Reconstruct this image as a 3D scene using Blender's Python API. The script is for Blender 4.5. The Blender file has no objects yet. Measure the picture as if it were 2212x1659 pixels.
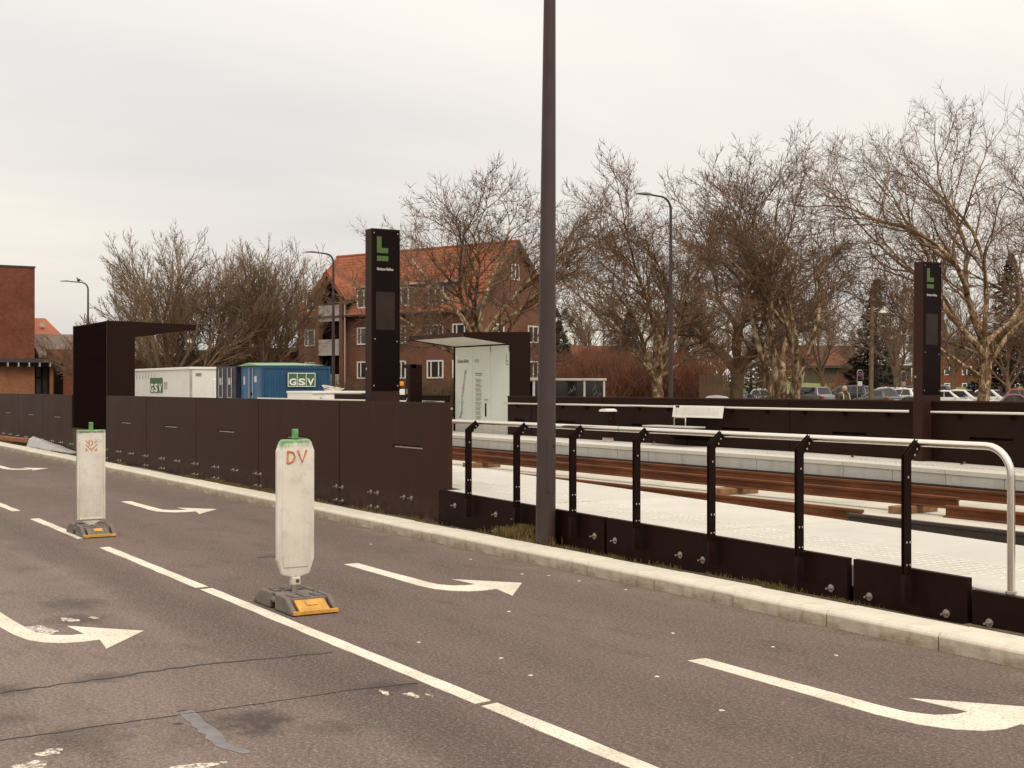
import bpy, bmesh, math, random
from mathutils import Vector, Matrix
random.seed(7)
S = bpy.context.scene
COL = S.collection
# ------------------------------------------------------------------ camera
CX, SX = 0.85537, 0.51802            # the street runs along X, the platforms lie beyond it in +Y
cam_d = bpy.data.cameras.new('camera'); cam = bpy.data.objects.new('camera', cam_d); COL.objects.link(cam)
cam_d.sensor_width = 36.0; cam_d.lens = 46.38; cam_d.clip_start = 0.1; cam_d.clip_end = 4000
fw = Vector((-CX, SX, 0.00228)).normalized()
cam.location = (0, 0, 1.65); cam.rotation_euler = fw.to_track_quat('-Z', 'Y').to_euler()
S.camera = cam
# ------------------------------------------------------------------ sky, sun, exposure
W = bpy.data.worlds.new('World'); S.world = W; W.use_nodes = True
nt = W.node_tree; nt.nodes.clear()
SUN_EL, SUN_AZ = math.radians(52), math.radians(-8)        # azimuth measured from +X towards +Y
def wn(t, **k):
    n = nt.nodes.new(t)
    for a, b in k.items(): setattr(n, a, b)
    return n
sky = wn('ShaderNodeTexSky', sky_type='NISHITA', sun_disc=False)
sky.sun_elevation = SUN_EL; sky.sun_rotation = math.radians(90) - SUN_AZ; sky.dust_density = 3.0
b1 = wn('ShaderNodeBackground'); b1.inputs[1].default_value = 0.1
nt.links.new(sky.outputs[0], b1.inputs[0])
tc = wn('ShaderNodeTexCoord'); sep = wn('ShaderNodeSeparateXYZ'); nt.links.new(tc.outputs['Generated'], sep.inputs[0])
def wm(op, a, b=None):
    n = wn('ShaderNodeMath', operation=op)
    for i, x in enumerate((a, b)):
        if x is None: continue
        if isinstance(x, (int, float)): n.inputs[i].default_value = x
        else: nt.links.new(x, n.inputs[i])
    return n.outputs[0]
zc = wm('ADD', wm('MAXIMUM', sep.outputs[2], 0.0), 0.16)
cmb = wn('ShaderNodeCombineXYZ')
nt.links.new(wm('DIVIDE', sep.outputs[0], zc), cmb.inputs[0]); nt.links.new(wm('DIVIDE', sep.outputs[1], zc), cmb.inputs[1])
no = wn('ShaderNodeTexNoise'); no.inputs['Scale'].default_value = 0.55; no.inputs['Detail'].default_value = 5; no.inputs['Roughness'].default_value = 0.5
no.inputs['Distortion'].default_value = 0.3
mp = wn('ShaderNodeMapping'); mp.inputs['Location'].default_value = (3.1, 1.4, 0); mp.inputs['Rotation'].default_value = (0, 0, 0.6); mp.inputs['Scale'].default_value = (1.0, 0.6, 1)
nt.links.new(cmb.outputs[0], mp.inputs[0]); nt.links.new(mp.outputs[0], no.inputs['Vector'])
rp = wn('ShaderNodeValToRGB'); nt.links.new(no.outputs[0], rp.inputs[0])
e = rp.color_ramp.elements
e[0].position = 0.34; e[0].color = (0.685, 0.66, 0.645, 1); e[1].position = 0.62; e[1].color = (0.95, 0.885, 0.775, 1)
m_ = e.new(0.48); m_.color = (0.81, 0.763, 0.705, 1)
b2 = wn('ShaderNodeBackground'); nt.links.new(rp.outputs[0], b2.inputs[0])
nt.links.new(wm('ADD', wm('MULTIPLY', wm('MAXIMUM', sep.outputs[2], 0.0), 1.25), 0.95), b2.inputs[1])   # an overcast sky brightens towards the zenith
mx = wn('ShaderNodeMixShader'); mx.inputs[0].default_value = 0.93
nt.links.new(b1.outputs[0], mx.inputs[1]); nt.links.new(b2.outputs[0], mx.inputs[2])
wo = wn('ShaderNodeOutputWorld'); nt.links.new(mx.outputs[0], wo.inputs[0])
sd = bpy.data.lights.new('sun', 'SUN'); sd.energy = 1.5; sd.angle = math.radians(22); sd.color = (1.0, 0.90, 0.76)
sun = bpy.data.objects.new('sun', sd); COL.objects.link(sun)
sv = Vector((math.cos(SUN_EL)*math.cos(SUN_AZ), math.cos(SUN_EL)*math.sin(SUN_AZ), math.sin(SUN_EL)))
sun.location = (0, -20, 60); sun.rotation_euler = sv.to_track_quat('Z', 'Y').to_euler()
S.view_settings.view_transform = 'Standard'; S.view_settings.look = 'None'
S.view_settings.exposure = 0.0; S.view_settings.gamma = 1.0; S.view_settings.use_curve_mapping = False
# ------------------------------------------------------------------ helpers
def at(px, d):
    """ground point seen d metres ahead at photo column px (2212 wide)"""
    r = (px - 1106.0)/2850.0*d
    return (r*SX - d*CX, r*CX + d*SX)
ORG = {}
class MB:
    def __init__(s): s.v = []; s.f = []; s.mi = []; s.m = 0
    def add(s, vs, fs):
        o = len(s.v); s.v += [tuple(p) for p in vs]
        for f in fs: s.f.append(tuple(i+o for i in f)); s.mi.append(s.m)
        return s
    def box(s, x0, x1, y0, y1, z0, z1):
        return s.add([(x0,y0,z0),(x1,y0,z0),(x1,y1,z0),(x0,y1,z0),(x0,y0,z1),(x1,y0,z1),(x1,y1,z1),(x0,y1,z1)],
                     [(3,2,1,0),(4,5,6,7),(0,1,5,4),(1,2,6,5),(2,3,7,6),(3,0,4,7)])
    def prism(s, poly, ax, a0, a1):
        n = len(poly)
        def P(p, a): return (a,p[0],p[1]) if ax == 'x' else ((p[0],a,p[1]) if ax == 'y' else (p[0],p[1],a))
        vs = [P(p,a0) for p in poly] + [P(p,a1) for p in poly]
        fs = [tuple(range(n-1,-1,-1)), tuple(range(n,2*n))] + [(i,(i+1)%n,n+(i+1)%n,n+i) for i in range(n)]
        return s.add(vs, fs)
    def tube(s, pts, rad, n=8, cap=True):
        if isinstance(rad, (int,float)): rad = [rad]*len(pts)
        pts = [Vector(p) for p in pts]; vs = []; prev = None
        for i, p in enumerate(pts):
            t = (pts[min(i+1,len(pts)-1)] - pts[max(i-1,0)]).normalized()
            if prev is None: a = t.orthogonal().normalized()
            else: a = (prev - t*prev.dot(t)).normalized()
            prev = a; b = t.cross(a)
            for k in range(n):
                q = 2*math.pi*k/n; vs.append(p + (a*math.cos(q)+b*math.sin(q))*rad[i])
        fs = []
        for i in range(len(pts)-1):
            for k in range(n): fs.append((i*n+k, i*n+(k+1)%n, (i+1)*n+(k+1)%n, (i+1)*n+k))
        if cap: fs += [tuple(range(n-1,-1,-1)), tuple((len(pts)-1)*n+k for k in range(n))]
        return s.add(vs, fs)
    def lathe(s, prof, c, n=12, axis='z'):
        vs = []; fs = []
        for (r, h) in prof:
            for k in range(n):
                q = 2*math.pi*k/n; x, y = r*math.cos(q), r*math.sin(q)
                vs.append((c[0]+x,c[1]+y,c[2]+h) if axis == 'z' else ((c[0]+h,c[1]+x,c[2]+y) if axis == 'x' else (c[0]+y,c[1]+h,c[2]+x)))
        m = len(prof)
        for i in range(m-1):
            for k in range(n): fs.append((i*n+k, i*n+(k+1)%n, (i+1)*n+(k+1)%n, (i+1)*n+k))
        fs += [tuple(range(n-1,-1,-1)), tuple((m-1)*n+k for k in range(n))]
        return s.add(vs, fs)
    def ball(s, c, r, n=8, m=6):
        rx, ry, rz = (r,r,r) if isinstance(r,(int,float)) else r
        vs = [(c[0],c[1],c[2]-rz)]
        for i in range(1,m):
            t = -math.pi/2+math.pi*i/m
            for k in range(n): vs.append((c[0]+rx*math.cos(t)*math.cos(2*math.pi*k/n), c[1]+ry*math.cos(t)*math.sin(2*math.pi*k/n), c[2]+rz*math.sin(t)))
        vs.append((c[0],c[1],c[2]+rz)); L = len(vs)-1; fs = []
        for k in range(n):
            fs.append((0,1+(k+1)%n,1+k)); fs.append((L,1+(m-2)*n+k,1+(m-2)*n+(k+1)%n))
            for i in range(m-2): fs.append((1+i*n+k,1+i*n+(k+1)%n,1+(i+1)*n+(k+1)%n,1+(i+1)*n+k))
        return s.add(vs, fs)
    def sheet(s, poly, z):
        return s.add([(p[0],p[1],z) for p in poly], [tuple(range(len(poly)))])
    def mesh(s, name, mats, off=(0,0,0), smooth=False, fix=True):
        me = bpy.data.meshes.new(name)
        me.from_pydata([(p[0]-off[0],p[1]-off[1],p[2]-off[2]) for p in s.v], [], s.f)
        if not isinstance(mats,(list,tuple)): mats = [mats]
        for m in mats: me.materials.append(m)
        if len(mats) > 1: me.polygons.foreach_set('material_index', s.mi)
        if fix and len(s.f) < 60000:
            bm = bmesh.new(); bm.from_mesh(me); bmesh.ops.recalc_face_normals(bm, faces=bm.faces); bm.to_mesh(me); bm.free()
        if smooth:
            me.polygons.foreach_set('use_smooth', [True]*len(me.polygons))
            try: me.set_sharp_from_angle(angle=math.radians(smooth if smooth is not True else 40))
            except Exception: pass
        me.update(); return me
    def build(s, name, mats, parent=None, bevel=None, smooth=False, fix=True, **tags):
        off = ORG.get(parent.name, (0,0,0)) if parent else (0,0,0)
        o = bpy.data.objects.new(name, s.mesh(name, mats, off, smooth, fix)); COL.objects.link(o)
        if parent: o.parent = parent; ORG[o.name] = off
        if bevel:
            b = o.modifiers.new('bevel','BEVEL'); b.width = bevel; b.segments = 2; b.limit_method = 'ANGLE'; b.angle_limit = 0.6
        for k, v in tags.items(): o[k] = v
        return o
def tag(o, label=None, category=None, group=None, kind=None):
    for k, v in (('label',label),('category',category),('group',group),('kind',kind)):
        if v: o[k] = v
    return o
def thing(name, label, cat, loc=(0,0,0), rz=0.0, group=None, local=False):
    o = bpy.data.objects.new(name, None); COL.objects.link(o); o.empty_display_size = 0.3
    o.location = loc; o.rotation_euler = (0,0,rz); tag(o, label, cat, group)
    ORG[o.name] = (0,0,0) if local else tuple(loc)
    return o
def struct(name, mb, m, **k):
    o = mb.build(name, m, **k); o['kind'] = 'structure'; return o
def place(o, name=None, parent=None, loc=None, rz=None, scale=None):
    c = o.copy(); COL.objects.link(c)
    if name: c.name = name
    if parent: c.parent = parent
    if loc is not None: c.location = loc
    if rz is not None: c.rotation_euler = (0,0,rz)
    if scale is not None: c.scale = scale if not isinstance(scale,(int,float)) else (scale,)*3
    return c
def inst(mesh, name, parent, loc=(0,0,0), rot=(0,0,0), scale=(1,1,1)):
    o = bpy.data.objects.new(name, mesh); COL.objects.link(o)
    if parent:
        o.parent = parent; g = ORG.get(parent.name,(0,0,0)); loc = (loc[0]-g[0],loc[1]-g[1],loc[2]-g[2])
    o.location = loc; o.rotation_euler = rot; o.scale = scale; return o
def copy_tree(o, parent=None):
    c = o.copy(); COL.objects.link(c); ORG[c.name] = ORG.get(o.name,(0,0,0))
    if parent: c.parent = parent
    for ch in list(o.children): copy_tree(ch, c)
    return c
def text_mb(txt, size, o, u, v, bold=0.0, sx=1.0, depth=0.0, lift=0.004, shear=0.0):
    cu = bpy.data.curves.new('text','FONT'); cu.body = txt; cu.size = size; cu.offset = bold; cu.shear = shear
    cu.resolution_u = 3; cu.extrude = depth
    ob = bpy.data.objects.new('text', cu); me = bpy.data.meshes.new_from_object(ob)
    u = Vector(u); v = Vector(v); n = u.cross(v); mb = MB()
    mb.add([Vector(o)+u*(p.co.x*sx)+v*p.co.y+n*(p.co.z+lift) for p in me.vertices], [tuple(p.vertices) for p in me.polygons])
    bpy.data.objects.remove(ob); bpy.data.curves.remove(cu); bpy.data.meshes.remove(me)
    return mb
# ------------------------------------------------------------------ materials
class MT:
    def __init__(s, name):
        s.m = bpy.data.materials.new(name); s.m.use_nodes = True; s.t = s.m.node_tree
        s.b = s.t.nodes['Principled BSDF']; s.tc = s.t.nodes.new('ShaderNodeTexCoord')
    def n(s, t, **k):
        x = s.t.nodes.new(t)
        for a, b in k.items(): setattr(x, a, b)
        return x
    def L(s, a, b): s.t.links.new(a, b)
    def put(s, sock, v):
        if isinstance(v, (int,float)): sock.default_value = v
        elif isinstance(v, (tuple,list)): sock.default_value = tuple(v)+((1,) if len(v) == 3 and sock.type == 'RGBA' else ())
        else: s.L(v, sock)
    def map(s, scale=(1,1,1), rot=(0,0,0), loc=(0,0,0), src='Object'):
        x = s.n('ShaderNodeMapping'); s.L(s.tc.outputs[src], x.inputs[0])
        x.inputs['Scale'].default_value = scale; x.inputs['Rotation'].default_value = rot; x.inputs['Location'].default_value = loc
        return x.outputs[0]
    def noise(s, scale, detail=4, rough=0.55, vec=None, dist=0):
        x = s.n('ShaderNodeTexNoise'); s.L(vec if vec is not None else s.tc.outputs['Object'], x.inputs['Vector'])
        x.inputs['Scale'].default_value = scale; x.inputs['Detail'].default_value = detail; x.inputs['Roughness'].default_value = rough
        x.inputs['Distortion'].default_value = dist; return x.outputs[0]
    def vor(s, scale, vec=None, out='Distance'):
        x = s.n('ShaderNodeTexVoronoi'); s.L(vec if vec is not None else s.tc.outputs['Object'], x.inputs['Vector'])
        x.inputs['Scale'].default_value = scale; return x.outputs[out]
    def ramp(s, f, *st):
        x = s.n('ShaderNodeValToRGB'); s.L(f, x.inputs[0]); e = x.color_ramp.elements
        while len(e) < len(st): e.new(0.5)
        for el, (p, c) in zip(e, st):
            el.position = p; el.color = (c,c,c,1) if isinstance(c,(int,float)) else tuple(c)+(1,)
        return x.outputs[0]
    def mix(s, f, a, b, mode='MIX'):
        x = s.n('ShaderNodeMix', data_type='RGBA', blend_type=mode)
        s.put(x.inputs[0], f); s.put(x.inputs[6], a); s.put(x.inputs[7], b); return x.outputs[2]
    def math(s, op, a, b=0.0, c=None):
        x = s.n('ShaderNodeMath', operation=op); s.put(x.inputs[0], a); s.put(x.inputs[1], b)
        if c is not None: s.put(x.inputs[2], c)
        return x.outputs[0]
    def xyz(s):
        x = s.n('ShaderNodeSeparateXYZ'); s.L(s.tc.outputs['Object'], x.inputs[0]); return x.outputs
    def bump(s, h, strength=0.3, dist=0.01):
        x = s.n('ShaderNodeBump'); x.inputs['Strength'].default_value = strength; x.inputs['Distance'].default_value = dist
        s.L(h, x.inputs['Height']); s.L(x.outputs[0], s.b.inputs['Normal'])
    def done(s, col, rough=0.6, metal=0.0, spec=None):
        s.put(s.b.inputs['Base Color'], col); s.put(s.b.inputs['Roughness'], rough); s.put(s.b.inputs['Metallic'], metal)
        if spec is not None: s.b.inputs['Specular IOR Level'].default_value = spec
        return s.m
def simple(name, c, rough=0.6, metal=0.0, var=0.18, scale=6.0, bump=0.0, spec=None):
    t = MT(name); f = t.noise(scale, 5)
    k = t.ramp(f, (0.3, tuple(x*(1-var) for x in c)), (0.7, tuple(min(1,x*(1+var)) for x in c)))
    if bump: t.bump(t.noise(scale*12, 3), bump, 0.004)
    r = t.ramp(f, (0.3, max(0,rough-0.06)), (0.7, min(1,rough+0.06))) if var else rough
    return t.done(k, r, metal, spec)
def concrete(name, c, stain=0.25, bump=0.25, streak=False, foot=None):
    t = MT(name); a = t.noise(1.3, 6, 0.6); b = t.noise(23, 4, 0.6); g = t.noise(160, 2)
    k = t.ramp(a, (0.3, tuple(x*(1-stain) for x in c)), (0.62, c), (0.8, tuple(min(0.9,x*1.06) for x in c)))
    k = t.mix(t.ramp(b, (0.42, 0.0), (0.75, 0.35)), k, tuple(x*0.72 for x in c))
    if streak:
        v = t.noise(1.0, 4, 0.5, t.map((6,6,0.7)))
        k = t.mix(t.ramp(v, (0.52, 0.0), (0.75, 0.45)), k, tuple(x*q for x, q in zip(c,(0.62,0.56,0.48))))
    k = t.mix(t.ramp(g, (0.3, 0.18), (0.6, 0.0)), k, (0.1,0.085,0.07))
    oi = t.n('ShaderNodeObjectInfo'); k = t.mix(t.ramp(oi.outputs['Random'], (0.0, 0.0), (1.0, 0.20)), k, tuple(x*0.45 for x in c))
    if foot:
        Z = t.xyz()[2]; f = t.math('MULTIPLY', t.ramp(t.math('MULTIPLY', Z, 10.0), (0.05, 1.0), (foot, 0.55), (foot+.22, 0.0)), t.ramp(t.noise(5,6,.7,t.map((1,1,2.5))), (0.34,0.25),(0.62,1.0)))
        k = t.mix(f, k, (0.30,0.225,0.145)); k = t.mix(t.math('MULTIPLY', f, t.ramp(t.noise(11,5,.7),(0.55,0.0),(0.66,0.8))), k, (0.12,0.085,0.06))
    t.bump(g, bump, 0.004); return t.done(k, 0.85, 0, 0.3)
# asphalt: an older left lane, a newer right lane, a dark joint along the painted line
def asphalt():
    t = MT('asphalt'); X, Y, Z = t.xyz()
    wob = t.noise(0.9, 4); yy = t.math('ADD', Y, t.math('MULTIPLY_ADD', wob, 0.5, -0.25))
    left = t.ramp(t.math('MULTIPLY_ADD', yy, 1.0, -2.2), (0.40, 1.0), (0.82, 0.0))
    big = t.noise(0.35, 5, 0.6, t.map((0.5,1.4,1))); med = t.noise(2.3, 6, 0.65, t.map((0.6,1.3,1))); fine = t.vor(95); grain = t.noise(210, 3, 0.7)
    new = t.ramp(big, (0.32, (0.128,0.087,0.071)), (0.66, (0.178,0.122,0.099)))
    old = t.ramp(big, (0.32, (0.175,0.125,0.103)), (0.66, (0.252,0.186,0.151)))
    k = t.mix(left, new, old)
    seam = t.ramp(t.math('ABSOLUTE', t.math('SUBTRACT', yy, 2.95)), (0.0, 0.62), (0.16, 0.55), (0.34, 0.0))
    k = t.mix(t.math('MULTIPLY', seam, t.ramp(med, (0.3,1.0),(0.75,0.35))), k, (0.062,0.047,0.043))
    k = t.mix(t.ramp(med, (0.54, 0.0), (0.70, 0.62)), k, (0.088,0.064,0.054))
    gut = t.ramp(t.math('SUBTRACT', Y, 5.9), (0.25, 0.0), (0.62, 0.85))
    k = t.mix(t.math('MULTIPLY', gut, t.ramp(t.noise(3.2,6,0.7), (0.40,0.0),(0.62,0.8))), k, (0.26,0.20,0.145))
    for yc, w2, am in ((4.35,.42,.34),(5.75,.38,.28),(1.15,.40,.22),(2.35,.32,.25)):
        tk = t.math('DIVIDE', t.math('ABSOLUTE', t.math('SUBTRACT', t.math('ADD', Y, t.math('MULTIPLY_ADD', big, .5, -.25)), yc)), w2)
        k = t.mix(t.math('MULTIPLY', t.ramp(tk, (0.15, am), (1.0, 0.0)), t.ramp(med, (0.3,1.0),(0.7,0.45))), k, (0.070,0.048,0.040))
    tan = t.ramp(t.noise(0.8, 5, 0.6, t.map((0.5,1.2,1),(0,0,0),(5,2,0))), (0.52, 0.0), (0.75, 0.5))
    k = t.mix(tan, k, (0.185,0.138,0.105))
    # stone grain
    k = t.mix(t.ramp(fine, (0.10, 0.42), (0.42, 0.0)), k, (0.40,0.345,0.305))
    k = t.mix(t.ramp(grain, (0.34, 0.62), (0.54, 0.0)), k, (0.035,0.026,0.023))
    g2 = t.noise(46, 4, 0.75); g3 = t.vor(38)
    k = t.mix(t.ramp(g2, (0.36, 0.60), (0.50, 0.0)), k, (0.050,0.037,0.032)); k = t.mix(t.ramp(g2, (0.54, 0.0), (0.68, 0.55)), k, (0.36,0.305,0.27))
    k = t.mix(t.math('MULTIPLY', left, t.ramp(g3, (0.08, 0.45), (0.30, 0.0))), k, (0.42,0.36,0.315))
    tr = t.noise(1.0, 6, 0.7, t.map((0.9,3.2,1),(0,0,0),(2,7,0))); k = t.mix(t.ramp(tr, (0.54, 0.0), (0.70, 0.38)), k, (0.080,0.056,0.046))
    for cx_, cy_, rr_, am in ((-6.25,2.30,.26,.75),(-6.05,2.25,.16,.6),(-7.62,1.9,.22,.5),(-7.56,1.35,.22,.55),(-6.4,1.5,.34,.45),(-6.55,3.2,.22,.6),(-9.6,2.2,.30,.5),(-10.3,2.35,.4,.5),(-12.2,4.75,.30,.5),(-8.6,1.3,.25,.4),(-6.9,1.25,.2,.45),(-5.9,2.6,.2,.4)):
        dx_ = t.math('SUBTRACT', X, cx_); dy_ = t.math('SUBTRACT', Y, cy_)
        rr = t.math('SQRT', t.math('ADD', t.math('MULTIPLY', dx_, dx_), t.math('MULTIPLY', dy_, dy_)))
        rr = t.math('ADD', t.math('DIVIDE', rr, rr_), t.math('MULTIPLY_ADD', t.noise(7,5,.7), 2.2, -1.1))
        k = t.mix(t.ramp(rr, (0.25, am), (0.95, 0.0)), k, (0.050,0.038,0.034))
    fl = t.vor(2.1, t.map((1,1.6,1)), 'Distance')
    k = t.mix(t.ramp(fl, (0.007, 0.5), (0.012, 0.0)), k, (0.55,0.48,0.40))
    t.bump(t.math('ADD', grain, t.math('MULTIPLY', fine, 0.7)), 0.55, 0.008)
    return t.done(k, t.ramp(med, (0.3,0.82),(0.7,0.94)), 0, 0.25)
def roadpaint(name='road_paint', wear=0.0):
    t = MT(name); a = t.noise(26, 6, 0.75); b = t.noise(62, 4, 0.7)
    k = t.ramp(t.noise(2.2,4), (0.35, (0.58,0.52,0.41)), (0.65, (0.72,0.665,0.55)))
    k = t.mix(t.ramp(a, (0.57-wear*.12, 0.0), (0.68-wear*.12, 0.70+wear*.3)), k, (0.33,0.265,0.205) if not wear else (0.17,0.128,0.108))
    k = t.mix(t.ramp(b, (0.36, 0.85), (0.45, 0.0)), k, (0.24,0.185,0.15))
    t.bump(b, 0.3, 0.004); return t.done(k, 0.8, 0, 0.3)
def panelmat(name, c, rough, dirty=1.0):
    t = MT(name); f = t.noise(0.8, 5, 0.6); v = t.noise(1.0, 5, 0.6, t.map((5,5,0.5)))
    k = t.ramp(f, (0.3, tuple(x*0.85 for x in c)), (0.7, tuple(x*1.15 for x in c)))
    X, Y, Z = t.xyz()
    dirt = t.math('MULTIPLY', t.ramp(Z, (0.08, 0.50*dirty), (0.40, 0.0)), t.ramp(t.noise(7,5), (0.35,0.1),(0.7,1.0)))
    k = t.mix(dirt, k, (0.13,0.095,0.07))
    k = t.mix(t.ramp(v, (0.62, 0.0), (0.80, 0.24*dirty)), k, (0.16,0.11,0.085))
    t.bump(t.noise(240,2), 0.08, 0.002)
    return t.done(k, t.ramp(f, (0.3, rough-0.06), (0.7, rough+0.08)), 0, 0.08)
def rustmat():
    t = MT('rust'); a = t.noise(3.0, 6, 0.65, t.map((0.35,1,2))); b = t.noise(60, 4, 0.6)
    k = t.ramp(a, (0.28, (0.060,0.019,0.008)), (0.55, (0.150,0.050,0.018)), (0.78, (0.25,0.095,0.038)))
    k = t.mix(t.ramp(b, (0.35, 0.4), (0.6, 0.0)), k, (0.045,0.016,0.008))
    t.bump(b, 0.35, 0.004); return t.done(k, 0.85, 0, 0.25)
def brickmat(name, c1, c2, mortar, rot=(0,0,0)):
    t = MT(name)
    br = t.n('ShaderNodeTexBrick'); X, Y, Z = t.xyz(); cm = t.n('ShaderNodeCombineXYZ')
    t.L(t.math('ADD', X, Y), cm.inputs[0]); t.L(Z, cm.inputs[1]); t.L(cm.outputs[0], br.inputs['Vector'])
    br.inputs['Scale'].default_value = 1.0; br.inputs['Brick Width'].default_value = 0.24; br.inputs['Row Height'].default_value = 0.075
    br.inputs['Mortar Size'].default_value = 0.010; br.inputs['Color1'].default_value = c1+(1,); br.inputs['Color2'].default_value = c2+(1,); br.inputs['Mortar'].default_value = mortar+(1,)
    k = t.mix(t.ramp(t.noise(0.5,6,0.65), (0.3,0.55),(0.7,0.0)), br.outputs[0], tuple(x*0.5 for x in c1))
    k = t.mix(t.ramp(t.noise(3.0,5,0.7), (0.5,0.0),(0.75,0.4)), k, tuple(min(1,x*1.5) for x in c2))
    t.bump(br.outputs['Fac'], -0.4, 0.01); return t.done(k, 0.9, 0, 0.2)
def barkmat():
    t = MT('plane_bark'); a = t.noise(3.4, 6, 0.7, t.map((1,1,0.5)), 1.2); b = t.noise(11, 4, 0.6, t.map((1,1,0.5)))
    k = t.ramp(a, (0.40, (0.075,0.043,0.024)), (0.49, (0.180,0.112,0.058)), (0.53, (0.31,0.215,0.120)), (0.60, (0.54,0.43,0.29)))
    k = t.mix(t.ramp(b, (0.48, 0.0), (0.7, 0.55)), k, (0.135,0.082,0.040))
    t.bump(b, 0.4, 0.03); return t.done(k, 0.9, 0, 0.2)
def tilemat(name, c):
    t = MT(name); a = t.noise(0.5, 5, 0.6); b = t.noise(6, 4, 0.7)
    k = t.ramp(a, (0.3, tuple(x*0.7 for x in c)), (0.7, tuple(x*1.12 for x in c)))
    k = t.mix(t.ramp(b, (0.5,0.0),(0.75,0.45)), k, tuple(x*0.45 for x in c)); return t.done(k, 0.85, 0, 0.2)
def glassmat(name, c, rough=0.08, spec=0.6):
    t = MT(name); f = t.noise(1.5, 3); return t.done(t.ramp(f,(0.3,tuple(x*0.7 for x in c)),(0.7,tuple(x*1.2 for x in c))), rough, 0, spec)
def wornwhite(g0, g1):
    t = MT('worn_white_plastic'); a = t.noise(9, 6, 0.7); b = t.noise(1.0, 5, 0.7, t.map((10,10,1.4))); c = t.noise(40,4,0.7)
    k = t.ramp(t.noise(3,4), (0.3,(0.62,0.57,0.49)),(0.7,(0.76,0.72,0.64)))
    k = t.mix(t.ramp(a,(0.52,0.0),(0.74,0.55)), k, (0.40,0.33,0.25))
    k = t.mix(t.math('MULTIPLY', t.ramp(t.xyz()[2],(0.15,0.55),(0.55,0.0)), t.ramp(c,(0.35,0.3),(0.7,1.0))), k, (0.36,0.29,0.22))
    k = t.mix(t.ramp(b,(0.56,0.0),(0.74,0.35)), k, (0.33,0.27,0.21))
    k = t.mix(t.ramp(c,(0.70,0.0),(0.76,0.7)), k, (0.22,0.17,0.13))
    zz = t.math('ADD', t.xyz()[2], t.math('MULTIPLY_ADD', t.noise(16,5,0.7,t.map((1,1,.35))), 0.14, -0.07)); zz = t.math('DIVIDE', t.math('SUBTRACT', zz, g0), g1-g0)
    k = t.mix(t.ramp(zz,(0.25,0.0),(0.62,0.85)), k, t.ramp(t.noise(30,4),(0.35,(0.085,0.25,0.08)),(0.7,(0.17,0.36,0.14)))); return t.done(k, 0.55, 0, 0.4)
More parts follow.
